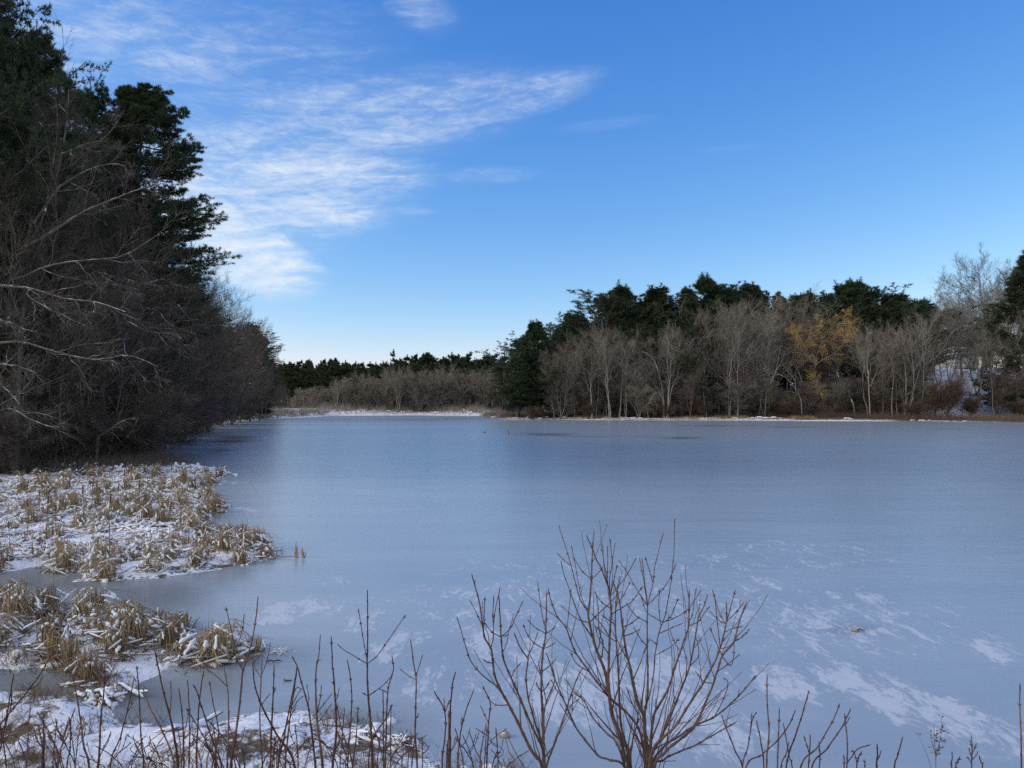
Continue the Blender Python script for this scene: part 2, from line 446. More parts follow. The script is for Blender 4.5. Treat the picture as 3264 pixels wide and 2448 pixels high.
def grow(P, R, m, t0, t1, ang, ratio, up, wob, n, rng, bias=(0, 0, 0), rs=.55, rmin=.004, taper=.8, lmin=0, flat=0):
    T, pn, _ = P.shape
    t = t0 + (t1 - t0) * ((np.arange(m)[None] + rng.random((T, m))) / m)
    f = t * (pn - 1); i = np.clip(f.astype(int), 0, pn - 2); w = (f - i)[..., None]
    rows = np.arange(T)[:, None]
    A = P[rows, i]; B = P[rows, i + 1]
    pos = A * (1 - w) + B * w
    tan = B - A; tan /= np.linalg.norm(tan, axis=-1, keepdims=True) + 1e-9
    rad = R[rows, i] * (1 - w[..., 0]) + R[rows, i + 1] * w[..., 0]
    L = np.linalg.norm(np.diff(P, axis=1), axis=2).sum(1)[:, None] * ratio * (1 - .55 * (t - t0) / (1 - t0 + 1e-6)) * rng.uniform(.65, 1.2, (T, m))
    L = np.maximum(L, lmin)
    u, v = perp(tan)
    az = (np.arange(m) * 2.4)[None] + rng.random((T, 1)) * 6.28 + rng.normal(0, .5, (T, m))
    a = ang * rng.uniform(.7, 1.25, (T, m))
    d = np.cos(a)[..., None] * tan + np.sin(a)[..., None] * (np.cos(az)[..., None] * u + np.sin(az)[..., None] * v)
    d = d + np.array(bias)
    if flat: d[..., 2] *= (1 - flat)
    d /= np.linalg.norm(d, axis=-1, keepdims=True) + 1e-9
    s = np.linspace(0, 1, n)
    up3 = np.array([0, 0, up])
    pts = pos[:, :, None] + d[:, :, None] * (L[..., None] * s)[..., None] + up3 * (L[..., None] * s ** 2)[..., None]
    wv = rng.normal(0, wob, (T, m, n, 3)); wv = np.cumsum(wv, 2); wv -= wv[:, :, :1]
    pts = pts + wv * L[..., None, None]
    r0 = np.maximum(rad * rs, rmin)
    r = r0[..., None] * (1 - taper * s)
    r = np.maximum(r, rmin * .6)
    return pts.reshape(T * m, n, 3), r.reshape(T * m, n)

def trunk_line(H, r, lean, wob, rng, n=12, base=(0, 0, 0)):
    s = np.linspace(0, 1, n)
    p = np.zeros((n, 3)); p[:, 2] = H * s
    p[:, 0] = lean[0] * H * s ** 1.3; p[:, 1] = lean[1] * H * s ** 1.3
    w = np.cumsum(rng.normal(0, wob, (n, 2)), 0); w -= w[0]; p[:, :2] += w * H * .1
    p += np.array(base)
    rr = r * (1 - .85 * s ** .8); rr[0] *= 1.3
    return p, rr

def bare_tree(seed, H=18, stems=1, spread=.55, r=.2, limbs=12, t0=.3, bias=(0, 0, 0), ang=.66, ratio=.48, up=.2, twr=.010, dens=1.0, lean=0.0, wood='bark', tw='twig', limb_up=None, droop=None):
    rng = np.random.default_rng(seed)
    tr = MB(); cr = MB()
    PP, RR = [], []
    for k in range(stems):
        az = rng.random() * 6.28
        ln = (lean + (spread * rng.uniform(.25, .6) if stems > 1 else rng.normal(0, .05)))
        p, q = trunk_line(H * rng.uniform(.8, 1) if stems > 1 else H, r * (1 if stems == 1 else rng.uniform(.55, .85)),
                          (math.cos(az) * ln + bias[0] * .3, math.sin(az) * ln + bias[1] * .3), .10, rng,
                          base=(rng.normal(0, .25) * (stems > 1), rng.normal(0, .25) * (stems > 1), -.3))
        PP.append(p); RR.append(q)
    P0 = np.array(PP); R0 = np.array(RR)
    tr.tubes(P0, R0, 7)
    P1, R1 = grow(P0, R0, limbs, t0, .97, ang, ratio, up if limb_up is None else limb_up, .035, 8, rng, bias, .55, .025)
    tr.tubes(P1, R1, 5)
    P2_, R2 = grow(P1, R1, max(3, int(7 * dens)), .15, .98, .7, .48, up, .05, 6, rng, np.array(bias) * .5, .55, twr * 1.3)
    tr.tubes(P2_, R2, 4)
    P3, R3 = grow(P2_, R2, max(3, int(8 * dens)), .1, 1.0, .65, .52, up if droop is None else -droop * .5, .06, 4, rng, np.array(bias) * .3, .6, twr, lmin=.5)
    cr.tubes(P3, R3, 3)
    P4, R4 = grow(P3, R3, 5, .15, 1.0, .6, .6, .1 if droop is None else -droop, .05, 3, rng, (0, 0, 0), .7, twr * .8, lmin=.35)
    cr.tubes(P4, R4, 3)
    return [('trunk', tr.mesh('trunk', M[wood])), ('crown', cr.mesh('crown', M[tw]))]

def pine(seed, H=24, rmax=4.5, z0=.15, top=.75, r=.32, nb=70, tuft=5, nl=.30, nw=.055, mat='needle', shape=1.0, gap=.12, per=9, sub=9, fine=0, tier=None, flat=.25, ex=1.15, turn=.24, spire=.55, irr=1.0, rows=None):
    """white pine: tiers of level branches that turn up at the tip, tufts of needles along side twigs"""
    rng = np.random.default_rng(seed)
    tr = MB(); cr = MB()
    p, q = trunk_line(H, r, (rng.normal(0, .03), rng.normal(0, .03)), .12, rng, 14, (0, 0, -.3))
    tr.tubes(p[None], q[None], 7)
    ntier = max(8, nb // 4) if tier is None else int(H * (1 - z0) / tier)
    nper = max(3, round(nb / ntier))
    zt = np.sort(z0 + (0.985 - z0) * (np.arange(ntier) + rng.uniform(.1, .9, ntier)) / ntier)
    z = np.repeat(zt, nper) + rng.normal(0, .009 if tier is None else .005, ntier * nper); nb = len(z)
    keep = rng.random(nb) > gap
    z = np.clip(z[keep], z0, .99); nb = len(z)
    f = (z - z0) / (1 - z0)
    prof = np.minimum(1, (1 - f) / (1 - top) if top < 1 else 1) ** ex * (0.6 + .4 * np.minimum(1, f / .25)) * shape
    L = rmax * np.maximum(prof, .10) * rng.uniform(.5, 1.2, nb)
    az = rng.random(nb) * 2 * PI
    ph = rng.random(2) * 6.28; L = L * (1 + irr * (.28 * np.sin(az + ph[0]) * np.sin(3.2 * f + ph[1]) + .2 * np.sin(11 * f + ph[0] + az)))
    tilt = -.06 + 1.0 * f ** 3 + rng.normal(0, .11, nb)
    if rows is not None:                                    # boughs set row by row: (height, reach)
        zz, LL, AA = [], [], []
        for zr, rr in rows:
            for j in range(6):
                zz.append(zr + rng.normal(0, .05)); AA.append(rng.normal(0, .3) if j == 0 else PI + rng.normal(0, .5) if j == 1 else rng.random() * 6.28); LL.append(rr * (1 if j == 0 else rng.uniform(.55, .98)))
        z = np.clip((np.array(zz) + .3) / H, .02, .995); L = np.array(LL); az = np.array(AA); f = z; nb = len(z)
        tilt = np.where(f > .93, .75, np.where(f > .88, .35, -.02)) + rng.normal(0, .07, nb)
    base = np.stack([np.interp(z * H - .3, p[:, 2], p[:, 0]), np.interp(z * H - .3, p[:, 2], p[:, 1]), z * H - .3], 1)
    d = np.stack([np.cos(az) * np.cos(tilt), np.sin(az) * np.cos(tilt), np.sin(tilt)], 1)
    s = np.linspace(0, 1, 6)
    B = base[:, None] + d[:, None] * (L[:, None] * s)[..., None]
    B[..., 2] += L[:, None] * (turn * s ** 2.2 - .07 * np.sin(s * PI))
    Rb = np.maximum(.012, (.012 + L * .011))[:, None] * (1 - .75 * s)
    tr.tubes(B, Rb, 4)
    S, Rs = grow(B, Rb, sub, .15, 1.0, .85, .5, .22 * (1 - .7 * flat), .03, 4, rng, (0, 0, .16 * (1 - flat)), .5, .008, lmin=.28, flat=flat)
    tr.tubes(S, Rs, 3)
    if fine:
        S2, R2 = grow(S, Rs, fine, .2, 1.0, .7, .45, .12 * (1 - flat), .03, 4, rng, (0, 0, .05), .6, .006, lmin=.3, flat=max(.35, flat)); tr.tubes(S2, R2, 3)
        S = np.concatenate([S, S2])
    hi = np.where(f > .35)[0]; hi = hi[rng.random(len(hi)) < spire]          # upright leaders that break the outline
    if len(hi):
        a0 = B[hi, 4]; h = rng.uniform(.5, 1.5, len(hi)) * rmax * .22
        o = d[hi] * .3 * h[:, None]; o[:, 2] = h
        U = a0[:, None] + o[:, None] * np.linspace(0, 1, 4)[None, :, None]
        tr.tubes(U, np.full((len(hi), 4), .012), 3); S = np.concatenate([S, U, U + rng.normal(0, .05, (len(hi), 1, 3))])
    T = len(S)
    t = .25 + .75 * (np.arange(per)[None] + rng.random((T, per))) / per
    fi = t * 3; i = np.clip(fi.astype(int), 0, 2); w = (fi - i)[..., None]; rows = np.arange(T)[:, None]
    C = (S[rows, i] * (1 - w) + S[rows, i + 1] * w).reshape(-1, 3)
    D = (S[rows, i + 1] - S[rows, i]).reshape(-1, 3); D /= np.linalg.norm(D, axis=1, keepdims=True) + 1e-9
    tp = np.stack([p[-1] + np.array([0, 0, -.2 * k]) for k in range(6)]); C = np.concatenate([C, tp]); D = np.concatenate([D, np.tile([0, 0, 1.], (6, 1))])
    D = D + np.array([0, 0, .45])
    C = C + rng.normal(0, .05, C.shape); C = np.concatenate([C, p[-1] + np.array([[0, 0, .12 * k] for k in range(8)])]); D = np.concatenate([D, np.tile([0, 0, 1.6], (8, 1))])
    n = len(C)
    dirs = D[:, None] * .9 + rng.normal(0, .75, (n, tuft, 3)); dirs /= np.linalg.norm(dirs, axis=2, keepdims=True) + 1e-9
    ln = nl * rng.uniform(.6, 1.25, (n, tuft, 1))
    side = np.cross(dirs, rng.normal(0, 1, (n, tuft, 3))); side /= np.linalg.norm(side, axis=2, keepdims=True) + 1e-9
    a = C[:, None] + side * nw; b = C[:, None] - side * nw; c = C[:, None] + dirs * ln
    v = np.stack([a, b, c], 2).reshape(-1, 3)
    cr.add(v, t=np.arange(len(v)).reshape(-1, 3))
    return [('trunk', tr.mesh('trunk', M['pine_bark'])), ('crown', cr.mesh('crown', M[mat], False))]

ORD = ['first', 'second', 'third', 'fourth', 'fifth', 'sixth', 'seventh', 'eighth', 'ninth', 'tenth', 'eleventh', 'twelfth', 'thirteenth', 'fourteenth', 'fifteenth', 'sixteenth']

def ranked(xs, marks, what, tail):
    """labels by rank rightward from the nearest named landmark"""
    res = [None] * len(xs); cnt = {}
    for i in sorted(range(len(xs)), key=lambda i: xs[i]):
        m = max([m for m in marks if m[0] <= xs[i]], key=lambda m: m[0])
        cnt[m[1]] = k = cnt.get(m[1], -1) + 1
        res[i] = f"{ORD[min(k, 15)]} {what} right of {m[1]}, {tail}"
    return res

def stand(name, tmpl, tH, x22, top22, d, label, cat, group=None, k=None, sw=1.0, rz=None, minH=3):
    """a tree whose foot is at photo column x22 and distance d, tall enough to reach row top22"""
    X = float(at(x22 * K, HOR, d)[0]); zt = float(at(x22 * K, top22 * K, d)[2])
    zb = gz(X, d)
    s = max(minH, zt - zb) / tH
    return instance(name, tmpl, (X, d, zb), random.random() * 6.28 if rz is None else rz, (s * sw, s * sw, s), label, cat, group)

# ------------------------------------------------------------------ right bank
PT = [pine(100 + i, 24, [5.0, 5.6, 4.6, 6.0][i], [.06, .2, .12, .25][i], [.25, .42, .33, .5][i], nb=130, tuft=8, nl=.44, nw=.028, per=4, sub=8, fine=3, gap=.16, turn=.36, ex=.84, spire=.6) for i in range(4)]
PF = [pine(120 + i, 22, [4.2, 4.8][i], .03, .45, nb=90, tuft=5, nl=.6, nw=.10, per=5, sub=8) for i in range(2)]

rp = [  # photo column, top row, distance, template, width
    (1146, 698, 203, 1, 1.0), (1176, 708, 206, 2, 1.2), (1116, 742, 205, 2, 1.15), (1252, 680, 224, 1, 1.0), (1316, 622, 214, 3, 1.2), (1398, 625, 216, 1, 1.1),
    (1440, 672, 230, 2, 1.0), (1487, 628, 209, 0, 1.0), (1549, 604, 218, 3, 1.0), (1600, 628, 230, 2, 1.0), (1636, 617, 226, 1, .9), (1661, 619, 232, 2, .9),
    (1695, 640, 238, 2, 1.0), (1741, 636, 240, 1, 1.0), (1784, 626, 226, 2, 1.0), (1812, 622, 224, 3, 1.0), (1838, 612, 222, 1, 1.1), (1881, 611, 220, 3, 1.1),
    (1936, 640, 214, 3, 1.15), (1966, 652, 218, 1, 1.0), (2222, 555, 206, 0, 1.0), (2125, 690, 262, 3, 1.0), (2070, 668, 268, 1, 1.0), (2010, 665, 262, 1, 1.0), (1360, 680, 232, 1, 1.0), (1225, 704, 228, 2, .9), (1238, 686, 222, 3, .9), (1282, 655, 226, 2, 1.0), (1340, 650, 224, 1, 1.0), (1368, 655, 221, 2, .9), (1422, 650, 224, 3, .9), (1465, 655, 219, 1, .9), (1520, 640, 224, 2, .9), (1578, 632, 224, 1, .9), (1618, 634, 234, 3, .8), (1715, 648, 244, 3, .9), (1762, 640, 244, 2, .9), (1860, 630, 224, 2, .9), (1910, 640, 222, 1, .9)]
rlab = {0: "dark pine at left end of right bank, taller of a close pair", 2: "short dark pine at the very left end of right bank, upswept limbs",
        1: "dark pine just right of the leftmost tall pine on right bank", 4: "broad rounded dark pine rising left of centre of right treeline", 5: "pointed bushy dark pine right of the broad rounded pine",
        7: "green layered pine standing forward among pale bare trunks, right bank", 8: "tall blunt-topped dark pine highest of the right bank's middle",
        17: "dark pine with tiered sweeping limbs above the orange willow", 18: "low dense black-green pine right of the orange willow", 20: "dark layered pine cut by the right edge of the view"}
rl = ranked([p[0] for p in rp], [(0, 'the left end'), (1200, 'the paired shore pines'), (1420, 'the pointed bushy pine'), (1590, 'the tall blunt-topped pine'), (1700, 'the mid-bank gap'), (1900, 'the sweeping pine')], 'dark pine', 'behind the bare trees')
for i, (x, t, d, k, w) in enumerate(rp):
    stand('pine_tree', PT[k], 24, x, t, d, rlab.get(i, rl[i]), 'pine tree', 'pines on the right bank', sw=w * 1.6)
# pines further up the right hill: dark between the trunks
bx = [1205 + 26 * i for i in range(30)] + [1990, 2035, 2080, 2130, 2180]
for i, x in enumerate(bx):
    stand('pine_tree', PF[i % 2], 22, x + random.uniform(-10, 10), random.uniform(690, 740) if x < 1980 else random.uniform(715, 760), (random.uniform(222, 246) if x < 1975 else random.uniform(270, 290)), "dark pine filling the gaps deep behind the bare trees of the right bank", 'pine tree', 'deep pines behind the right bank', sw=1.3)

BT = [bare_tree(200, 18, 1, r=.17, limbs=16, twr=.013), bare_tree(201, 18, 3, .5, r=.19, limbs=12, twr=.013), bare_tree(202, 18, 2, .5, r=.17, limbs=14, ang=.6, twr=.013),
      bare_tree(203, 18, 1, r=.15, limbs=18, t0=.4, ang=.6, twr=.013), bare_tree(204, 18, 4, .8, r=.18, limbs=11, twr=.013), bare_tree(205, 18, 1, r=.19, limbs=18, t0=.2, ang=.85, twr=.013)]
BR = [bare_tree(210, 16, 3, .5, r=.15, limbs=11, tw='twig_red', twr=.012), bare_tree(211, 16, 1, r=.15, limbs=16, tw='twig_red', twr=.012)]
BP = [bare_tree(220, 18, 2, .35, r=.2, limbs=10, t0=.35, ang=.5, wood='bark_pale'), bare_tree(221, 18, 1, r=.2, limbs=11, t0=.4, ang=.6, wood='bark_pale')]
br = [(1198, 765, 201, 0), (1222, 738, 204, 4), (1250, 722, 207, 2), (1276, 730, 202, 1), (1300, 716, 206, 4), (1336, 740, 203, 5), (1380, 770, 201, 4), (1412, 745, 205, 1), (1446, 724, 203, 3),
      (1470, 735, 206, 3), (1500, 722, 205, 2), (1530, 690, 207, 3), (1556, 676, 209, 0), (1584, 672, 206, 3), (1610, 682, 210, 2), (1640, 676, 207, 1), (1668, 690, 211, 5), (1700, 680, 213, 0),
      (1722, 672, 216, 2), (1850, 690, 209, 4), (1885, 705, 207, 5), (1915, 722, 205, 1), (1950, 730, 207, 0), (1985, 722, 206, 3), (2030, 668, 232, 1), (2052, 655, 236, 4), (2078, 605, 240, 0),
      (2110, 640, 222, 2), (2137, 568, 238, 5), (2168, 572, 240, 1), (2190, 650, 214, 3), (2112, 735, 205, 3), (2150, 725, 208, 2), (2205, 700, 203, 5), (2020, 700, 208, 0)]
BD = [bare_tree(270 + i, 18, 1 + i, r=.19, limbs=16, t0=.3, ang=.6, twr=.012, wood='bark_dim', tw='twig_left') for i in range(2)]
mk = [(0, 'the paired shore pines'), (1320, 'the pale Y-forked tree'), (1425, 'the fan of leaning trunks'), (1540, 'the green layered pine'), (1640, 'the leaning white birch'), (1840, 'the orange willow'), (1960, 'the black-green pine'), (2130, 'the tallest bare crown')]
bl = ranked([b[0] for b in br], mk, 'grey bare tree', 'right bank')
br = [(x, t - random.uniform(0, 22) + (26 if x < 1500 else 24 if 1840 < x < 1995 else 4), d, k) for x, t, d, k in br]
for i, (x, t, d, k) in enumerate(br):
    lab = {28: "tallest bare tree on right hill, fine crown against the sky", 29: "tall bare tree with round open crown beside the edge pine", 26: "slender bare tree left of the tallest crown on the right hill"}.get(i, bl[i])
    stand('bare_tree', BD[i % 2] if i in (26, 28, 29) else BT[k], 19.8, x, t + (8 if i in (26, 28, 29) else 0), d, lab, 'bare tree', 'bare grey trees on the right bank', sw=1.2)
red = [(1212, 742, 200, 0), (1262, 760, 203, 1), (1590, 770, 201, 0), (1760, 700, 212, 0), (1905, 760, 203, 0), (1935, 750, 204, 1), (1975, 770, 202, 0), (1350, 810, 201, 1), (1490, 800, 200, 0), (2080, 790, 200, 1), (1650, 810, 201, 0), (2195, 790, 202, 0)]
rdl = ranked([b[0] for b in red], mk, 'red-brown twiggy small tree', 'at the water')
for i, (x, t, d, k) in enumerate(red):
    stand('small_tree', BR[k], 18, x, t, d, rdl[i], 'bare tree', 'red-brown small trees on the right bank')
PO = [bare_tree(250 + i, 16, 1, r=.11, limbs=9, t0=.5, ang=.5, twr=.012, dens=.8, wood=['bark', 'bark_pale'][i]) for i in range(2)]
pox = [1240 + 23.5 * i + random.uniform(-8, 8) for i in range(36)] + [1985 + 32 * i + random.uniform(-8, 8) for i in range(7)]
pol = ranked(pox, mk, 'slim upright pole-like tree', 'right bank')
for i, x in enumerate(pox):
    if 2025 < x < 2092: continue
    stand('pole_tree', PO[int(random.random() < .3)], 17, x, random.uniform(690, 790) if x < 1950 else random.uniform(700, 780), random.uniform(199, 207) + (10 if 1655 < x < 1860 else 0), pol[i], 'bare tree', 'slim pole-like trees on the right bank')
stand('forked_tree', BP[0], 18, 1319, 740, 199, "pale Y-forked tree with cream bark at the right bank's water edge", 'bare tree')
stand('pale_tree', BP[1], 18, 1277, 765, 198.5, "straight pale tree left of the Y-forked cream tree", 'bare tree')
stand('pale_tree', BP[1], 18, 1441, 735, 199, "straight pale trunk beside the fan of leaning trunks", 'bare tree')
stand('pale_tree', BP[0], 18, 1574, 715, 201, "pale forked tree among dense trunks left of the white birch", 'bare tree')
stand('pale_tree', BP[1], 18, 1880, 745, 200, "pale tall trunk just right of the willow's broken limb", 'bare tree')

# trees whose limbs are drawn by hand: list of limbs = (photo points, start distance, end distance, base radius, tip radius)
def traced_tree(name, limbs, conv, label, wood, tw, twigs=(6, 6, 4), seed=0, twr=.01, up=.12, l0=.38, group=None, droop=None, cat='bare tree', thick=1.0):
    rng = np.random.default_rng(seed)
    ox, oy, s = conv
    P, R = [], []
    for pts, d0, d1, r0, r1 in limbs:
        a = np.array(pts, float); a = np.stack([ox + a[:, 0] / s, oy + a[:, 1] / s], 1)
        a = catmull(a, 14)
        ww = np.cumsum(rng.normal(0, .22, (14, 2)), 0); a[1:-1] += (ww - np.linspace(0, 1, 14)[:, None] * ww[-1])[1:-1] * 3
        P.append(at(a[:, 0], a[:, 1], np.linspace(d0, d1, 14) + np.cumsum(rng.normal(0, .004 * d0, 14))))
        R.append((r0 + (r1 - r0) * np.linspace(0, 1, 14) ** .8) * thick)
    P = np.array(P); R = np.array(R)
    b = P[0, 0].copy(); zb = gz(b[0], b[1]); b[2] = zb
    P[0, 0, 2] = min(P[0, 0, 2], zb - .1)
    P -= b
    tr = MB(); cr = MB()
    tr.tubes(P, R, 7)
    P1, R1 = grow(P, R, twigs[0], .12, 1, .75, l0, up, .028, 7, rng, (0, 0, 0), .5, twr * 1.6, lmin=.8); tr.tubes(P1, R1, 4)
    P2_, R2 = grow(P1, R1, twigs[1], .12, 1, .7, .5, up if droop is None else -droop * .4, .05, 5, rng, (0, 0, 0), .6, twr * 1.2, lmin=.5); cr.tubes(P2_, R2, 3)
    P3, R3 = grow(P2_, R2, twigs[2], .1, 1, .6, .55, up * .5 if droop is None else -droop, .05, 4, rng, (0, 0, 0), .7, twr, lmin=.35); cr.tubes(P3, R3, 3)
    root = empty(name, tuple(b))
    link('trunk', tr.mesh('trunk', M[wood]), root); link('crown', cr.mesh('crown', M[tw]), root)
    return tag(root, label, cat, group)

Z5 = (2400, 780, 2.56)
# orange willow with a V fork
traced_tree('willow_tree', [([(535, 1330), (520, 1180), (500, 1040), (505, 975)], 202, 202, .42, .3), ([(505, 980), (440, 930), (400, 860), (380, 760), (360, 680)], 202, 200, .26, .06),
    ([(505, 985), (560, 945), (640, 905), (700, 850), (760, 780), (860, 690)], 202, 203, .26, .06), ([(508, 960), (520, 880), (560, 790), (600, 690), (640, 600)], 202, 204, .2, .05),
    ([(560, 800), (640, 740), (720, 640), (770, 540)], 203, 205, .16, .04), ([(420, 900), (440, 800), (480, 700), (540, 600)], 201, 203, .15, .04), ([(380, 780), (330, 720), (300, 690)], 200, 199, .1, .03),
    ([(640, 905), (680, 820), (740, 720), (800, 640)], 202, 201, .14, .04)], Z5,
    "weeping willow with orange twigs and a V-shaped grey fork", 'bark_dim', 'willow', (15, 13, 7), 31, .010, .1, .30, droop=.32, cat='willow', thick=.72)
traced_tree('broken_tree', [([(830, 1320), (770, 1210), (720, 1130), (690, 1060), (670, 1000)], 200, 200, .24, .14), ([(700, 1080), (680, 960), (650, 900)], 200, 201, .1, .04), ([(720, 1060), (760, 1045), (780, 1050)], 200, 199, .08, .03)], Z5,
    "leaning broken trunk slanting left beneath the orange willow", 'bark_left', 'twig', (4, 4, 3), 32)
traced_tree('birch_tree', [([(95, 1250), (130, 1150), (175, 1060), (200, 950), (225, 820)], 200, 200, .16, .05), ([(180, 1040), (230, 960), (260, 870)], 200, 201, .08, .03), ([(150, 1100), (120, 1040)], 200, 199, .06, .03)], Z5,
    "slender white birch leaning right at the water's edge", 'bark_pale', 'twig', (5, 5, 3), 33, cat='birch')
traced_tree('arching_tree', [([(400, 1300), (350, 1190), (270, 1090), (190, 1060), (100, 1045)], 200, 198, .15, .04), ([(350, 1190), (340, 1100), (280, 1030), (240, 980)], 200, 201, .12, .03), ([(395, 1280), (400, 1150), (380, 1060), (330, 960)], 200, 202, .12, .03)], Z5,
    "arching bare tree bowing left over the shore by the birch", 'bark', 'twig', (5, 5, 4), 34)
traced_tree('multi_stem_tree', [([(1240, 1340), (1200, 1170), (1150, 1060), (1060, 1000)], 200, 199, .2, .05), ([(1245, 1340), (1250, 1150), (1240, 980), (1210, 830)], 200, 201, .2, .05), ([(1255, 1340), (1270, 1150), (1275, 1000), (1265, 850)], 200, 202, .18, .05),
    ([(1270, 1330), (1310, 1180), (1350, 1060), (1370, 920)], 200, 200, .17, .05), ([(1200, 1170), (1130, 1010), (1120, 880)], 200, 201, .12, .04)], Z5,
    "four-stemmed grey tree on the shore left of the snowy field", 'bark', 'twig', (6, 6, 4), 35)
Z4 = (1550, 800, 2.4578)
traced_tree('fan_tree', [([(1395, 1265), (1370, 1140), (1300, 1020), (1220, 930), (1150, 870)], 200, 198, .2, .05), ([(1400, 1265), (1380, 1080), (1340, 920), (1280, 820), (1220, 790)], 200, 199, .2, .05), ([(1410, 1265), (1420, 1080), (1420, 920), (1410, 800)], 200, 201, .2, .05),
    ([(1380, 1160), (1330, 1110), (1270, 1200)], 200, 198, .12, .04), ([(1425, 1265), (1450, 1080), (1500, 960), (1540, 860)], 200, 202, .16, .05)], Z4,
    "fan of pale leaning trunks spreading left from one foot", 'bark_pale', 'twig', (6, 6, 4), 36)
# brush on the right shore
brush_t = [bare_tree(240 + i, 4, 6, 1.3, r=.05, limbs=8, t0=.15, tw='redbrush', wood='redbrush', twr=.014, dens=.8) for i in range(2)]
stand('bush', brush_t[0], 4, 2042, 832, 196, "dark red-brown bush on the shore before the snowy field", 'bush', sw=.95)
bsh = [(2090, 862), (1268, 874), (1520, 872), (1700, 868), (1975, 872), (2200, 866), (1150, 880), (1440, 876)]
bsl = ranked([q[0] for q in bsh], mk, 'low brown bush', 'at the waterline')
for i, (x, t) in enumerate(bsh):
    stand('bush', brush_t[i % 2], 4, x, t, 199 if x < 1900 else 194, bsl[i], 'bush', 'low bushes along the right waterline', sw=random.uniform(.9, 1.5), minH=1.0)

def tufts(name, pts, hs, mat, rng, per=14, w=.03, spread=.5, lean=.35):
    mb = MB(); pts = np.asarray(pts); n = len(pts)
    b = np.repeat(pts, per, 0); h = np.repeat(hs, per) * rng.uniform(.5, 1.1, n * per)
    b = b + np.stack([rng.normal(0, spread, n * per), rng.normal(0, spread, n * per), np.zeros(n * per)], 1)
    tip = b + np.stack([rng.normal(0, lean, n * per) * h, rng.normal(0, lean, n * per) * h, h], 1)
    sd = rng.normal(0, 1, (n * per, 3)); sd[:, 2] = 0; sd /= np.linalg.norm(sd, axis=1, keepdims=True)
    v = np.stack([b - sd * w, b + sd * w, tip], 1).reshape(-1, 3)
    mb.add(v, t=np.arange(len(v)).reshape(-1, 3))
    return link(name, mb.mesh(name, M[mat], False))

def shore_pts(n, x0, x1, dy0, dy1, seed):
    rng = np.random.default_rng(seed)
    x = rng.uniform(x0, x1, n) * K
    yl = np.interp(x / K, [520, 560, 640, 720, 900, 1040, 1060, 1090, 1300, 1600, 1900, 2060, 2212, 2400], [908, 906.5, 902, 898, 897, 898.5, 903, 906.5, 907.5, 908, 909.3, 911, 913.5, 916])
    g = gpt(x, yl * K); r = 1 + rng.uniform(dy0, dy1, n) / np.hypot(g[:, 0], g[:, 1]); g = g * r[:, None]
    return np.stack([g[:, 0], g[:, 1], ground_z(g[:, 0], g[:, 1])], 1), rng

pts, rng = shore_pts(1100, 1040, 2300, 2.2, 8, 50); keep = fbm(pts[:, 0] * .16, pts[:, 1] * .02, 77) > np.where(pts[:, 0] > 55, .58, .52); pts = pts[keep]
tag(tufts('tan_grass', pts, rng.uniform(.3, .95, len(pts)), 'tan', rng, 20, .03, .6), "strip of tan dead grass along the right waterline", 'grass', kind='stuff')
pts, rng = shore_pts(2600, 1050, 2300, 6, 20, 51)
tag(tufts('shore_brush', pts, rng.uniform(.5, 2.4, len(pts)), 'redbrush', rng, 20, .018, .8, .45), "low red-brown brush between the trunks and right waterline", 'brush', kind='stuff')

UB = [bare_tree(260 + i, 7, [6, 5][i], 1.0, r=.06, limbs=9, t0=.05, twr=.013, tw=['twig', 'twig_red'][i]) for i in range(2)]
ubx = [1205 + 24 * i + random.uniform(-9, 9) for i in range(32)] + [2000, 2160, 2195]
ubl = ranked(ubx, mk, 'twiggy grey-brown shrub', 'under the trees')
for i, x in enumerate(ubx):
    stand('shrub', UB[i % 2], 8, x, random.uniform(808, 856), random.uniform(202, 212), ubl[i], 'shrub', 'tall shrubs under the right bank trees', sw=1.35)

pts, rng = shore_pts(900, 1040, 2300, -.1, 2.0, 58)
tag(tufts('edge_reeds', pts, rng.uniform(.15, .6, len(pts)), 'reed_dark', rng, 10, .02, .5, .6), "dead reeds and grass at the ice edge of the right bank", 'reeds', kind='stuff')
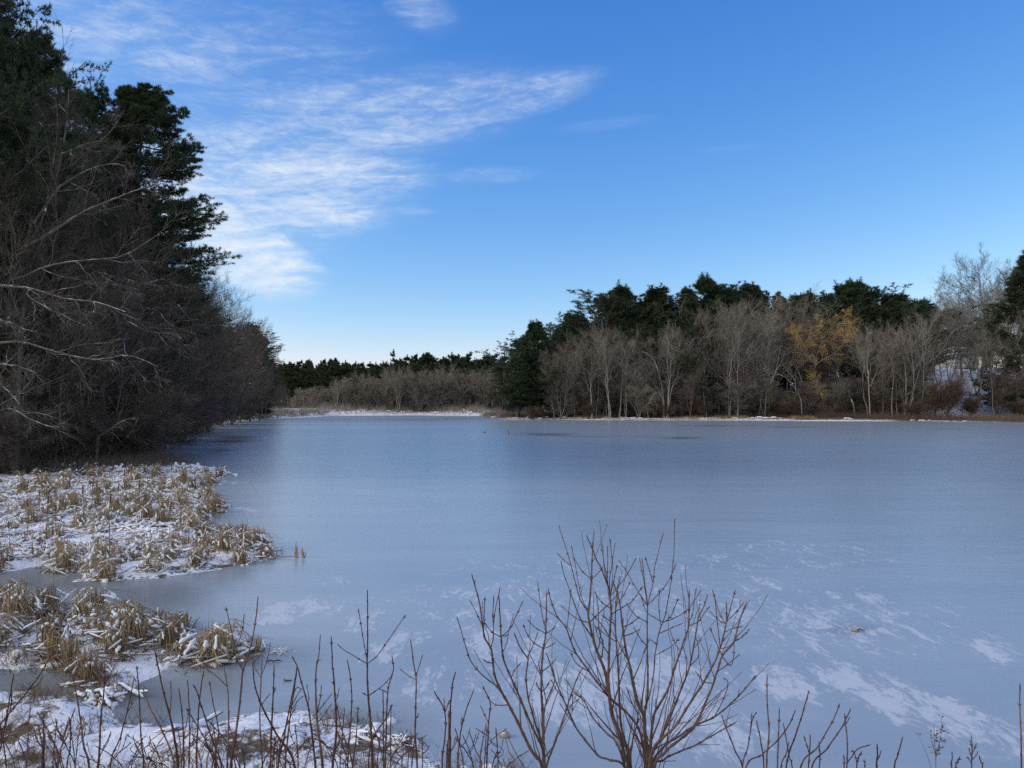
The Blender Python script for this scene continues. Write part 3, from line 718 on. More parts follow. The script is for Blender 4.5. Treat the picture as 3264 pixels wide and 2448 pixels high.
# house half hidden on the hill
def house():
    hx, hd = float(at(3040, HOR, 258)[0]), 258
    zb = gz(hx, hd) - .3
    r = empty('house', (hx, hd, zb), math.radians(12))
    w, l, e, rg = 4.2, 6.0, 3.9, 7.2
    mb = MB(); v = np.array([[-w, -l, 0], [w, -l, 0], [w, l, 0], [-w, l, 0], [-w, -l, e], [w, -l, e], [w, l, e], [-w, l, e], [0, -l, rg], [0, l, rg]], float)
    mb.add(v, [[0, 1, 5, 4], [1, 2, 6, 5], [2, 3, 7, 6], [3, 0, 4, 7]], [[4, 5, 8], [6, 7, 9]])
    link('wall', mb.mesh('wall', M['siding'], False), r)
    rf = MB(); k = (rg - e) / w; o = .5
    for s in (-1, 1):
        a = np.array([[0, -l - o, rg + .05], [0, l + o, rg + .05], [s * (w + o), l + o, e - o * k + .05], [s * (w + o), -l - o, e - o * k + .05]])
        b = a + np.array([0, 0, .3]); q = [[0, 1, 2, 3], [7, 6, 5, 4], [0, 4, 5, 1], [1, 5, 6, 2], [2, 6, 7, 3], [3, 7, 4, 0]]
        rf.add(np.vstack([a, b]), q)
    roof = link('roof', rf.mesh('roof', M['snow'], False), r)
    ch = MB(); ch.box((1.6, 1, rg + .2), (.4, .4, 1.1)); link('chimney', ch.mesh('chimney', M['stone'], False), roof)
    for x, z in ((-2.3, 1.8), (2.3, 1.8), (-1.2, 4.35), (1.2, 4.35)):
        f = MB()
        for dx, dz, hx_, hz_ in ((-.56, 0, .07, .8), (.56, 0, .07, .8), (0, .76, .5, .06), (0, -.76, .5, .06)): f.box((x + dx, -l - .03, z + dz), (hx_, .05, hz_))
        fr = link('window', f.mesh('window', M['snow'], False), r)
        g = MB(); g.box((x, -l - .012, z), (.49, .014, .70)); link('pane', g.mesh('pane', M['dark_glass'], False), fr)
    tag(r, "pale gabled house with snowy roof half hidden among hill trees", 'house')
house()

# ------------------------------------------------------------------ far centre shore
fx = []
x = 590
while x < 1110:
    fx.append(x); x += random.uniform(7.5, 11)
ftop = np.interp(fx, [580, 640, 700, 760, 800, 840, 860, 900, 950, 1000, 1050, 1110], [782, 780, 779, 785, 788, 782, 773, 768, 767, 766, 770, 772])
fl = ranked(fx, [(0, 'the left point'), (700, 'the notch'), (815, 'the dip'), (935, 'the flat-topped group')], 'far dark pine', 'level treeline')
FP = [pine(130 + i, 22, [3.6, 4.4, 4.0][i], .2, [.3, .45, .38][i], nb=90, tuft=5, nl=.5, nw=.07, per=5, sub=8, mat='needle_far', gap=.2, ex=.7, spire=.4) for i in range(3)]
for i, x in enumerate(fx):
    stand('pine_tree', FP[i % 3], 22, x, ftop[i] + random.uniform(-4, 9), 318 + random.uniform(-8, 14), fl[i], 'pine tree', 'pines of the far treeline', sw=random.uniform(1.5, 2.1))
for i in range(48):
    stand('pine_tree', FP[i % 3], 22, 585 + i * 11 + random.uniform(-5, 5), random.uniform(784, 800), 304 + random.uniform(-4, 4), "dark pine in the lower front rank of the far treeline behind the grey thicket", 'pine tree', 'front pines of the far treeline', sw=1.9)
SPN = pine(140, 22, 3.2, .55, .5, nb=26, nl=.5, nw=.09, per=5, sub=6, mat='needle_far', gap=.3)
stand('pine_tree', SPN, 22, 851, 758, 310, "spindly pine with bare level limbs topping the far treeline", 'pine tree')
thx = list(np.linspace(632, 1085, 44))
TT = [bare_tree(230 + i, 12, [5, 4, 6][i], .8, r=.10, limbs=10, t0=.05, twr=.016, dens=.9, tw='twig_pale') for i in range(3)]
TP = [bare_tree(233, 14, 3, .4, r=.16, limbs=9, t0=.3, twr=.014, wood='bark_pale', ang=.5, tw='twig_pale')]
ttop = np.interp(thx, [630, 660, 720, 780, 850, 920, 1000, 1090], [848, 838, 822, 806, 806, 800, 798, 800])
tl = ranked(thx, [(0, 'the dark left point'), (760, 'the snowy inlet reeds'), (880, 'the spindly pine'), (985, 'the pale forked thicket tree')], 'grey leafless thicket tree', 'far shore')
for i, x in enumerate(thx):
    pale = i in (9, 16, 20, 22, 25, 28, 30, 33, 36, 38, 41)
    stand('thicket_tree', TP[0] if pale else TT[i % 3], 16.5 if pale else 15, x + random.uniform(-4, 4), ttop[i] + random.uniform(-12, 18), 293 + random.uniform(-3, 5), tl[i].replace('grey', 'pale-stemmed') if pale else tl[i], 'bare tree', 'leafless thicket on the far shore', sw=1.25)
pts, rng = shore_pts(4200, 520, 1070, .5, 34, 52)
tag(tufts('shore_reeds', pts, rng.uniform(.2, .8, len(pts)), 'reed_dark', rng, 9, .022, .6, .5), "sparse dead reeds poking through the snowy far shore", 'reeds', kind='stuff')
pts, rng = shore_pts(700, 520, 1080, 3, 30, 54)
sb = MB()
for p in pts[:420]:
    r_ = rng.uniform(.25, .8); a = rng.random() * 6.28; dv = np.array([math.cos(a), math.sin(a), 0]) * r_
    sb.tubes(np.array([p - dv + [0, 0, -.05], p - dv * .4 + [0, 0, r_ * .45], p + dv * .4 + [0, 0, r_ * .42], p + dv + [0, 0, -.05]])[None], np.array([[.06, r_ * .3, r_ * .28, .05]]), 6)
p2, r2 = shore_pts(150, 1060, 2300, .4, 5, 57); p2 = p2[fbm(p2[:, 0] * .1, p2[:, 0] * 0, 78) > .42]
for p in p2:
    r_ = r2.uniform(.15, .55) * (1.3 if p[0] > 60 else 1); a = r2.normal(0, .5); dv = np.array([math.cos(a), math.sin(a), 0]) * r_ * 1.7
    sb.tubes(np.array([p - dv + [0, 0, -.05], p - dv * .4 + [0, 0, r_ * .2], p + dv * .4 + [0, 0, r_ * .18], p + dv + [0, 0, -.05]])[None], np.array([[.06, r_ * .3, r_ * .28, .05]]), 6)
tag(link('snow_mounds', sb.mesh('snow_mounds', M['snow'])), "snow heaped over flattened reeds on the far and right shore", 'snow', kind='stuff')
pts, rng = shore_pts(500, 560, 1085, 9, 28, 55)
tag(tufts('far_brush', pts, np.full(len(pts), 3.0), 'twig', rng, 24, .025, .8, .4), "reddish brush at the foot of the far thicket", 'brush', kind='stuff')

# ------------------------------------------------------------------ left wood
PL = [pine(150 + i, 26, [5.4, 6.2, 5.0][i], [.12, .2, .06][i], [.62, .74, .55][i], r=.4, nb=150, tuft=9, nl=.27, nw=.018, per=5, sub=11, fine=4, gap=.1, tier=1.15, flat=.75, ex=.85, turn=.14, spire=.25, irr=.45) for i in range(3)]
lp = [(-120, -260, 44, 0, .8), (-60, -40, 47, 1, .7), (45, 70, 52, 0, .78), (-40, 60, 56, 2, 1.0), (126, 132, 58, 2, .85), (196, 204, 66, 1, .72), (236, 285, 70, 1, .72), (262, 400, 70, 0, .8),
      (318, 520, 80, 2, .95), (70, 300, 66, 0, 1.2), (200, 330, 72, 2, 1.2), (385, 590, 105, 1, .95), (430, 630, 120, 0, 1.1), (470, 690, 150, 2, 1.1), (120, 420, 80, 1, 1.2), (260, 420, 84, 0, 1.2), (-20, 330, 62, 1, 1.2), (340, 600, 112, 1, 1.2),
      (545, 712, 205, 0, 1.15), (562, 722, 208, 2, 1.15), (530, 700, 190, 1, 1.2), (505, 705, 172, 0, 1.1), (578, 775, 240, 2, 1.0), (588, 790, 262, 0, 1.0), (240, 520, 100, 2, 1.3), (160, 560, 100, 1, 1.3), (60, 520, 84, 2, 1.3)]
hd_ = 63; hx_ = float(at(275 * K, HOR, hd_)[0]); hz_ = gz(hx_, hd_)
hrow = [(190, .8), (199, 1.4), (209, 1.8), (219, 2.4), (229, 2.6), (240, 2.2), (252, 1.8), (263, 3.4), (284, 3.9), (299, 4.6), (318, 4.2), (338, 4.2), (366, 4.6), (392, 3.6), (418, 4.9), (435, 6.0), (453, 6.1), (474, 5.5), (500, 5.4), (529, 4.8), (548, 6.6), (575, 5.0), (605, 5.2), (640, 4.6), (680, 4.6), (725, 4.2), (770, 3.8)]
hz_top = float(at(275 * K, 184 * K, hd_)[2]) - hz_
PH = pine(170, hz_top, 5, r=.42, nb=60, tuft=9, nl=.26, nw=.017, per=5, sub=12, fine=5, flat=.88, turn=.08, spire=.06, rows=[(float(at(275 * K, y * K, hd_)[2]) - hz_, r_) for y, r_ in hrow])
instance('pine_tree', PH, (hx_, hd_, hz_), 0, 1.0, "big dark pine with blunt crown standing clear over the left wood", 'pine tree', 'pines of the left wood')
ll = {9998: "big dark pine with blunt crown standing clear over the left wood", 18: "dense dark pine ending the left wood, tiered right edge", 1: "tall pine at the left edge, top cut by the frame",
      2: "dark pine with ragged tufted top beside the left edge", 4: "dark pine with several upright spires left of the blunt-crowned pine"}
lr = ranked([p[0] for p in lp], [(-999, 'the frame edge'), (100, 'the ragged left pine'), (300, 'the blunt-crowned pine'), (500, 'the leafless sky crowns')], 'dark pine', 'inside the left wood')
for i, (x, t, d, k, w) in enumerate(lp):
    stand('pine_tree', PL[k], 26, x, t, d, ll.get(i, lr[i]), 'pine tree', 'pines of the left wood', sw=w)

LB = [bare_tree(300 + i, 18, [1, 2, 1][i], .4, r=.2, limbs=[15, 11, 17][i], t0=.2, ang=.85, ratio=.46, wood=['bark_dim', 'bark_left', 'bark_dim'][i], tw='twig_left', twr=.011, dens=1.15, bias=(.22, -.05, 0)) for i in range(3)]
lbt = [(20, 330, 45, 0), (75, 330, 48, 1), (140, 360, 52, 2), (40, 520, 46, 2), (120, 480, 50, 0), (210, 460, 56, 1), (240, 500, 60, 2), (190, 600, 55, 0), (300, 520, 66, 0), (330, 560, 74, 1), (360, 570, 84, 2), (385, 555, 96, 0),
       (410, 560, 108, 1), (430, 590, 122, 2), (455, 640, 132, 0), (480, 650, 142, 1), (500, 668, 150, 2), (520, 690, 168, 0), (540, 740, 178, 1), (560, 770, 195, 2), (575, 800, 205, 0), (590, 815, 225, 1), (600, 825, 245, 2), (280, 650, 62, 1), (90, 650, 46, 1), (350, 700, 76, 0), (400, 720, 92, 2), (450, 740, 115, 1), (500, 760, 150, 0), (615, 838, 262, 0)]
lbl = ranked([b[0] for b in lbt], [(-99, 'the frame edge'), (140, 'the traced leaning tree'.replace('traced ', 'lichen-pale ')), (290, 'the blunt-crowned pine'), (400, 'the long-limbed pine'), (510, 'the highest leafless crown')], 'dark bare tree', 'left wood edge')
for i, (x, t, d, k) in enumerate(lbt):
    stand('bare_tree', LB[k], 20, x, t, d, lbl[i], 'bare tree', 'bare trees of the left wood', rz=random.uniform(-.5, .5))
PD = bare_tree(255, 16, 1, r=.13, limbs=8, t0=.35, ang=.6, twr=.010, dens=.7, wood='bark_left', tw='twig_left')
pdx = [(62, 620, 45), (118, 560, 46), (165, 640, 47), (205, 600, 49), (232, 690, 50), (262, 640, 52), (290, 700, 55), (318, 690, 60), (140, 700, 46), (30, 640, 44)]
pdl = ranked([q[0] for q in pdx], [(-99, 'the frame edge'), (140, 'the snow gap'), (290, 'the marsh corner')], 'slim pale-sided trunk', 'left wood edge')
for i, (x, t, d) in enumerate(pdx):
    stand('pole_tree', PD, 17, x, t, d, pdl[i], 'bare tree', 'slim trunks at the left wood edge')
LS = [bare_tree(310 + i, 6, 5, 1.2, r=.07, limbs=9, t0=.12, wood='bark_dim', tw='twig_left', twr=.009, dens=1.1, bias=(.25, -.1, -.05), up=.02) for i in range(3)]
lsx = [(-20, 905, 43), (40, 880, 45), (150, 860, 48), (195, 855, 50), (235, 845, 52), (275, 840, 54.5), (300, 850, 58), (325, 845, 63), (345, 840, 70), (365, 835, 78), (385, 830, 88), (400, 828, 98), (420, 832, 110), (440, 838, 125), (460, 842, 140), (485, 848, 155), (505, 852, 175),
       (530, 858, 195), (555, 862, 215), (580, 866, 240), (605, 868, 262), (130, 930, 47), (250, 915, 53), (190, 940, 49)]
lsl = ranked([b[0] for b in lsx], [(-99, 'the frame edge'), (140, 'the snow gap'), (290, 'the marsh corner'), (430, 'the fallen branch')], 'dark overhanging bush', 'left shore')
for i, (x, t, d) in enumerate(lsx):
    stand('bush', LS[i % 3], 6, x, t, d, lsl[i], 'bush', 'dark bushes along the left shore', sw=1.5, rz=random.uniform(-.8, .8), minH=1.5)

Z2_ = (0, 700, 2.074)
Zt = (0, 0, 2.074)
def z1(l): return [(x, y - 700 * 2.074) for x, y in l]      # points read off the upper view, moved to the lower one's frame
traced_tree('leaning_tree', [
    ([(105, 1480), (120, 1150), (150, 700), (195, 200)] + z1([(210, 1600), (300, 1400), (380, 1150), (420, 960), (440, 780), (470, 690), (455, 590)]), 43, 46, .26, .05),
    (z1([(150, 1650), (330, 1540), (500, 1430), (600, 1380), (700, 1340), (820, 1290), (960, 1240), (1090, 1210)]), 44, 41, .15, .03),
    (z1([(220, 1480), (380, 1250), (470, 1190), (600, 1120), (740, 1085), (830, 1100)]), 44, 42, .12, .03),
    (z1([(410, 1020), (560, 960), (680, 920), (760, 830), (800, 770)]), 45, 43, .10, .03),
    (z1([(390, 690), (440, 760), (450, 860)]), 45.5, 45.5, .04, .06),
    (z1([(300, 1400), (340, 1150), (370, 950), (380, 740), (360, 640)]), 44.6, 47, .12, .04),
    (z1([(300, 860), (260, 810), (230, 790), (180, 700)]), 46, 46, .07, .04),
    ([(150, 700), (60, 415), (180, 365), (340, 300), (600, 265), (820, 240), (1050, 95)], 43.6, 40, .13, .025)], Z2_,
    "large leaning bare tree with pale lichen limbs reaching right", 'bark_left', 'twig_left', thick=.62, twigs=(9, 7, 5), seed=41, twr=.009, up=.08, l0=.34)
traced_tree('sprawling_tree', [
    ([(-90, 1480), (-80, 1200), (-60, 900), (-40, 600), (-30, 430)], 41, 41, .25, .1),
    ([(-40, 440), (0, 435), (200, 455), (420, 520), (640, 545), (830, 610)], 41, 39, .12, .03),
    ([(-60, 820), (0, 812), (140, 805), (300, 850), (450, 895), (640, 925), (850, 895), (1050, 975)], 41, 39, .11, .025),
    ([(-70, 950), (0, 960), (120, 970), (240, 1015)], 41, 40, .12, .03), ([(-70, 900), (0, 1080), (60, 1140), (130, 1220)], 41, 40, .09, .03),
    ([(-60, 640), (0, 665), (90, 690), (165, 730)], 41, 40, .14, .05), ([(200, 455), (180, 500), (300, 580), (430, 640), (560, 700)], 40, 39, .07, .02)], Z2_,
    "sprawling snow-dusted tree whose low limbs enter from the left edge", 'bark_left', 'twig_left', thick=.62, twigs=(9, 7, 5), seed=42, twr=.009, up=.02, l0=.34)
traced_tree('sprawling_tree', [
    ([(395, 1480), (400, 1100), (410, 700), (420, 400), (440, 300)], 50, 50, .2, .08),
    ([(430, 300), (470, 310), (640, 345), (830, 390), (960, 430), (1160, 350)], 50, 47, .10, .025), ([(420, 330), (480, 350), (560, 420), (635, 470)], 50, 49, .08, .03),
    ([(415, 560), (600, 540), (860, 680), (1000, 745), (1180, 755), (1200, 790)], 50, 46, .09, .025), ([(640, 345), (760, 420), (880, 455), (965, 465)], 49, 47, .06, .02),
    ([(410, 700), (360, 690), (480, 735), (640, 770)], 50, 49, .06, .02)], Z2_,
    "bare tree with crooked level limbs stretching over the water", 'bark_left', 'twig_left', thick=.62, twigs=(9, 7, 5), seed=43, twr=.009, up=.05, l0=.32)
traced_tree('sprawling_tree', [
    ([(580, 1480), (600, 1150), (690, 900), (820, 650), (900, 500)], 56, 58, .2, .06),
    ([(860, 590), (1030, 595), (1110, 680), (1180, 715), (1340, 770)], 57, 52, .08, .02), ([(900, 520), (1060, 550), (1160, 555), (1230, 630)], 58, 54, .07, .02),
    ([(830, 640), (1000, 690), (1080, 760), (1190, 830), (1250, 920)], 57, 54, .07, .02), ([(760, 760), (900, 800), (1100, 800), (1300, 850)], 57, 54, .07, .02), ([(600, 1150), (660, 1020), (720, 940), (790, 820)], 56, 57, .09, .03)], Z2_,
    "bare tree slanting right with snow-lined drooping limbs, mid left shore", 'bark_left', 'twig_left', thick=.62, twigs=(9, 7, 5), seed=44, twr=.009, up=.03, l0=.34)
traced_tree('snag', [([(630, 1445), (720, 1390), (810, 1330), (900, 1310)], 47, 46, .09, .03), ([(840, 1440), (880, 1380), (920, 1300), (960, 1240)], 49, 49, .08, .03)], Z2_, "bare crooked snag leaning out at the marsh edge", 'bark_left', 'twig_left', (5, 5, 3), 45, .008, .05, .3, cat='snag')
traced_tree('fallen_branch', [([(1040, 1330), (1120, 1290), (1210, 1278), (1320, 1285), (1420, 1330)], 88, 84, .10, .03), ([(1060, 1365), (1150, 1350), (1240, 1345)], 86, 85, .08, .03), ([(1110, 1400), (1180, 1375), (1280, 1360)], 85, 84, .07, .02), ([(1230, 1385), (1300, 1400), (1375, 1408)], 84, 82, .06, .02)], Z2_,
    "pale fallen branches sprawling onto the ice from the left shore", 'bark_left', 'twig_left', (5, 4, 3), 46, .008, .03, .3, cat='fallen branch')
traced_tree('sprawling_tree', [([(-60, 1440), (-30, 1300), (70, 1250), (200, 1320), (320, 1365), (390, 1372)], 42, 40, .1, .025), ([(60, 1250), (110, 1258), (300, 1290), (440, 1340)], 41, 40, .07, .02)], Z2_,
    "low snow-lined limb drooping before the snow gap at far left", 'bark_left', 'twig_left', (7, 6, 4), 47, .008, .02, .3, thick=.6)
# rusty leaves still hanging in the wood
rng = np.random.default_rng(60)
# brush mat under the left wood
n = 1500; yy = rng.uniform(43, 240, n) ** 1.0; xx = np.interp(yy, XSY, XSX) - rng.uniform(-1.5, 14, n)
pts = np.stack([xx, yy, ground_z(xx, yy)], 1); qx = project(pts[:, 0], pts[:, 1], pts[:, 2])[0] / K; pts = pts[(pts[:, 2] > .02) & ~((qx > 25) & (qx < 110) & (yy < 62))]
tag(tufts('wood_brush', pts, np.full(len(pts), 1.6), 'twig_left', rng, 20, .018, .8, .6), "tangled dark undergrowth beneath the left wood", 'undergrowth', kind='stuff')
n = 700; yy = rng.uniform(43.5, 58, n); xx = rng.uniform(-36, -21, n)
pts = np.stack([xx, yy, ground_z(xx, yy)], 1); pts = pts[(pts[:, 2] > .02) & (pts[:, 0] < np.interp(pts[:, 1], XSY, XSX) + 4)]
tag(tufts('edge_brush', pts, np.full(len(pts), 1.0), 'twig_left', rng, 26, .01, .5, .6), "fine dark brush where the left wood meets the marsh", 'undergrowth', kind='stuff')

# ------------------------------------------------------------------ reed beds
def clump(seed, nb, h, rad, fold=.75, snow=.5, mat='reed', lean=(0, 0), sr=.03, up=.25):
    rng = np.random.default_rng(seed); nb = int(nb * 1.35); snow *= .92; sr *= .9
    bl = MB(); sn = MB()
    P, R, SP, SR = [], [], [], []
    ca = rng.random() * 6.28
    for i in range(nb):
        a = rng.random() * 6.28; r = rad * math.sqrt(rng.random())
        b = np.array([math.cos(a) * r, math.sin(a) * r, -.05])
        hb = h * rng.uniform(.45, 1.0)
        az = ca + rng.normal(0, 2.0); tl = rng.normal(.12, .14)
        d = np.array([math.cos(az) * math.sin(tl) + lean[0], math.sin(az) * math.sin(tl) + lean[1], math.cos(tl)])
        k = b + d * hb
        if rng.random() < fold:
            L = h * rng.uniform(.5, 1.35); dn = rng.uniform(.15, 1.25); az2 = az + rng.normal(0, .7)
            L *= rng.uniform(.5, 1.0); e = k + L * np.array([math.cos(az2) * math.cos(dn), math.sin(az2) * math.cos(dn), -math.sin(dn)])
            if e[2] < .02: 
                tt = (k[2] - .02) / (k[2] - e[2]); e = k + (e - k) * tt
            m = (b + k) / 2 + rng.normal(0, .015, 3); m2 = (k + e) / 2 + np.array([0, 0, .05 * L])
            P.append([b, m, k - (k - m) * .12, k + (m2 - k) * .12, m2, e]); w = rng.uniform(.007, .0125); R.append([w, w, w * .9, w * .9, w * .8, w * .3])
            if rng.random() < snow:
                s0, s1 = rng.uniform(0, .3), rng.uniform(.45, .95)
                t = np.linspace(s0, s1, 7)[:, None]
                line = (1 - t) ** 2 * k + 2 * t * (1 - t) * m2 + t ** 2 * e
                rr = sr * rng.uniform(.6, 1.5) * np.array([.5, .95, 1.05, .8, 1.15, .95, .45]) * rng.uniform(.5, 1.4, 7)
                line[:, 2] += rr * .75 + w; line = line + np.cumsum(rng.normal(0, .009, (7, 3)), 0) * [1, 1, .5]; SP.append(line); SR.append(rr)
        else:
            P.append([b, b + d * hb * .3, b + d * hb * .6, b + d * hb * .8, b + d * hb * .95, b + d * hb * rng.uniform(1, 1.25)]); w = rng.uniform(.006, .012); R.append([w, w, w, w * .9, w * .7, w * .25])
    for i in range(int(nb * .5)):                            # fallen leaves lying at the foot, with their snow
        a = rng.random() * 6.28; c = np.array([rng.normal(0, rad), rng.normal(0, rad), rng.uniform(.02, .12)]); L = rng.uniform(.12, .4)
        v = np.array([math.cos(a), math.sin(a), rng.uniform(-.3, .3)]) * L
        P.append([c - v, c - v * .6, c - v * .2, c + v * .2, c + v * .6, c + v]); R.append([.006, .011, .012, .012, .010, .004])
        if rng.random() < snow + .1:
            t = np.linspace(-.8, .8, 7)[:, None]; line = c + v * t; rr = sr * rng.uniform(.5, 1.3) * np.array([.5, .95, 1.05, .8, 1.1, .95, .45]) * rng.uniform(.5, 1.4, 7)
            line[:, 2] += rr * .6 + .01; SP.append(line); SR.append(rr)
    bl.tubes(np.array(P), np.array(R), 3)
    if SP: sn.tubes(np.array(SP), np.array(SR), 6)
    for i in range(int(nb * snow * .35)):
        c = np.array([rng.normal(0, rad * 1.1), rng.normal(0, rad * 1.1), -.02]); q = rng.uniform(.04, .11); a = rng.random() * 6.28; dv = np.array([math.cos(a), math.sin(a), 0]) * q
        sn.tubes(np.array([c - dv * 1.2, c - dv * .6 + [0, 0, q * .25], c + [0, 0, q * .35], c + dv * .6 + [0, 0, q * .2], c + dv * 1.2])[None], np.array([[.01, q * .6, q * .75, q * .6, .01]]), 7)
    return bl, sn

def clump_parts(*a, **k):
    mat = k.get('mat', 'reed'); bl, sn = clump(*a, **k)
    rg = np.random.default_rng(a[0] + 5); dk = MB(); n = 26; b = np.stack([rg.normal(0, a[3], n), rg.normal(0, a[3], n), np.full(n, -.04)], 1)
    e = b + np.stack([rg.normal(0, .13, n), rg.normal(0, .13, n), rg.uniform(.06, .5, n) * a[2]], 1); m = (b + e) / 2 + rg.normal(0, .02, (n, 3))
    dk.tubes(np.stack([b, m, e], 1), np.tile([.013, .012, .005], (n, 1)), 3)  # matted foot leaves, coloured dark to paint the shadow inside the clump
    return [('leaves', bl.mesh('leaves', M[mat])), ('shade_leaves', dk.mesh('shade_leaves', M['reed_dark'])), ('snow_cover', sn.mesh('snow_cover', M['snow']))]

CT = [('snowy', clump_parts(400, 26, .42, .26, .8, .55, sr=0.0272)), ('snowy', clump_parts(401, 24, .36, .30, .85, .6, sr=0.0288)), ('snowy', clump_parts(402, 30, .5, .26, .75, .5, sr=0.0256)),
      ('tan', clump_parts(403, 42, .66, .22, .7, .28, sr=0.0208)), ('tan', clump_parts(404, 38, .58, .20, .6, .25, sr=0.0208)), ('upright', clump_parts(405, 26, .62, .13, .3, .15, sr=0.0176)),
      ('flat', clump_parts(406, 20, .22, .34, .9, .75, sr=0.0336)), ('tan', clump_parts(407, 50, .72, .26, .8, .35, sr=0.0240))]
rng = np.random.default_rng(70)
cand = np.concatenate([np.stack([rng.uniform(-26, -4.5, 6000), rng.uniform(8.5, 46, 6000)], 1)])
lm = sdist(cand[:, 0], cand[:, 1], isl_main); ln_ = sdist(cand[:, 0], cand[:, 1], isl_near)
pxx, pyy = project(cand[:, 0], cand[:, 1], 0 * cand[:, 0])
kept = []
for i in np.argsort(cand[:, 1] + rng.normal(0, 3, len(cand))):
    if max(lm[i], ln_[i]) < (.10 if ln_[i] > lm[i] else .0) or pxx[i] < -60: continue
    x, y = cand[i]
    md = (.36 if ln_[i] > lm[i] else .46) + .014 * max(0, y - 14)
    if vnoise(np.array([x * .6]), np.array([y * .4]), 5)[0] < .24 and lm[i] > .6: continue
    if all((x - a) ** 2 + (y - b) ** 2 > md * md for a, b, _, _ in kept): kept.append((x, y, lm[i], ln_[i]))
kept.sort(key=lambda t: t[1])
G = {'snowy': "snow-laden clump of bent dead cattails", 'tan': "tall tan clump of bent dead cattails", 'upright': "tuft of upright broken cattail leaves", 'flat': "flattened cattail clump buried under snow"}
for i, (x, y, a, b) in enumerate(kept[:285]):
    edge = max(a, b) < .9
    pool = [3, 7, 4, 3, 2, 5] if (edge or b > 0 and rng.random() < .55) else [0, 1, 2, 6, 0, 1, 2, 3, 5, 6]
    k = int(pool[rng.integers(len(pool))])
    where = "in the near bed by the shoots" if b > a else "in the large bed below the left wood"
    s = rng.uniform(.72, 1.1) * (.92 if (b > a or edge) else 1.0 if y < 25 else 1.1)
    t, parts = CT[k]
    instance('cattail_clump', parts, (x, y, max(gz(x, y), 0) - .01), rng.random() * 6.28, s, f"{G[t]} {where}", 'cattails', f"{t} cattail clumps {where}")
rest = kept[285:]
bl, sn = MB(), MB()
tmpl = [clump(420 + i, 22, .4, .3, .8, .7, sr=.045) for i in range(3)]
for x, y, a, b in rest:
    t = tmpl[int(rng.integers(3))]; an = rng.random() * 6.28; s = rng.uniform(.9, 1.3); z = max(gz(x, y), 0)
    for src, dst in ((t[0], bl), (t[1], sn)):
        v = np.concatenate(src.v); v = np.stack([v[:, 0] * math.cos(an) - v[:, 1] * math.sin(an), v[:, 0] * math.sin(an) + v[:, 1] * math.cos(an), v[:, 2]], 1) * s + np.array([x, y, z])
        dst.add(v, np.concatenate(src.q))
if rest:
    rb = tag(link('reed_bed', bl.mesh('reed_bed', M['reed'])), "far end of the cattail bed, small snow-flecked leaves", 'cattails', kind='stuff')
    tag(link('snow_cover', sn.mesh('snow_cover', M['snow']), rb), kind='stuff')
print('clumps', len(kept))
# single clumps with a place of their own
def put(name, parts, x22, y22, s, label, rz=0):
    g = gpt(x22 * K, y22 * K)
    return instance(name, parts, (float(g[0]), float(g[1]), -.01), rz, s, label, 'cattails')
put('cattail_clump', CT[5][1], 548, 1190, 1.1, "dark spiky cattail tuft at the tip of the large bed", .5)
put('cattail_clump', CT[3][1], 520, 1203, .8, "low tan clump left of the spiky tuft at the bed's tip", 2)
put('cattail_clump', CT[2][1], 575, 1206, .7, "snow-topped low clump trailing off the tip of the large bed", 1)
put('cattail_clump', CT[5][1], 470, 1106, 1.05, "lone tan tuft standing off the bed's right edge", 3)
put('cattail_clump', CT[7][1], 470, 1428, .95, "fanned tan cattail clump at the right end of the near bed", 1.2)
put('cattail_clump', CT[5][1], 552, 1412, .55, "small tent-shaped reed tuft alone on the ice, snow-tipped", 0)
put('cattail_clump', CT[4][1], 390, 1362, .7, "small clump at the near bed's upper right edge", .4)
put('cattail_clump', CT[6][1], 605, 1408, .3, "tiny reed remnant on the ice right of the tent-shaped tuft", .4)
def post(x22, y22, h, r, label, lean=0):
    g = gpt(x22 * K, y22 * K); mb = MB(); rg = np.random.default_rng(int(x22))
    t = np.linspace(0, 1, 6)[:, None]; p = np.array([0, 0, -.1]) + t * np.array([lean, 0, h + .1]) + rg.normal(0, .008, (6, 3))
    mb.tubes(p[None], np.array([[r * 1.25, r, r * .95, r, r * .8, r * .35]]), 6)
    for k in range(5):
        b = np.array([rg.normal(0, .03), rg.normal(0, .03), -.05]); e = b + np.array([rg.normal(lean, .06), rg.normal(0, .04), h * rg.uniform(.5, .95)])
        mb.tubes(np.linspace(b, e, 4)[None], np.array([[.012, .012, .01, .004]]), 4)
    o = link('reed_stub', mb.mesh('reed_stub', M['reed'])); o.location = (float(g[0]), float(g[1]), 0)
    return tag(o, label, 'reed')
post(638, 1204, .42, .022, "taller of two broken reed stubs standing in the ice", .02)
post(655, 1205, .26, .028, "shorter reed stub right of the taller one on the ice", -.02)
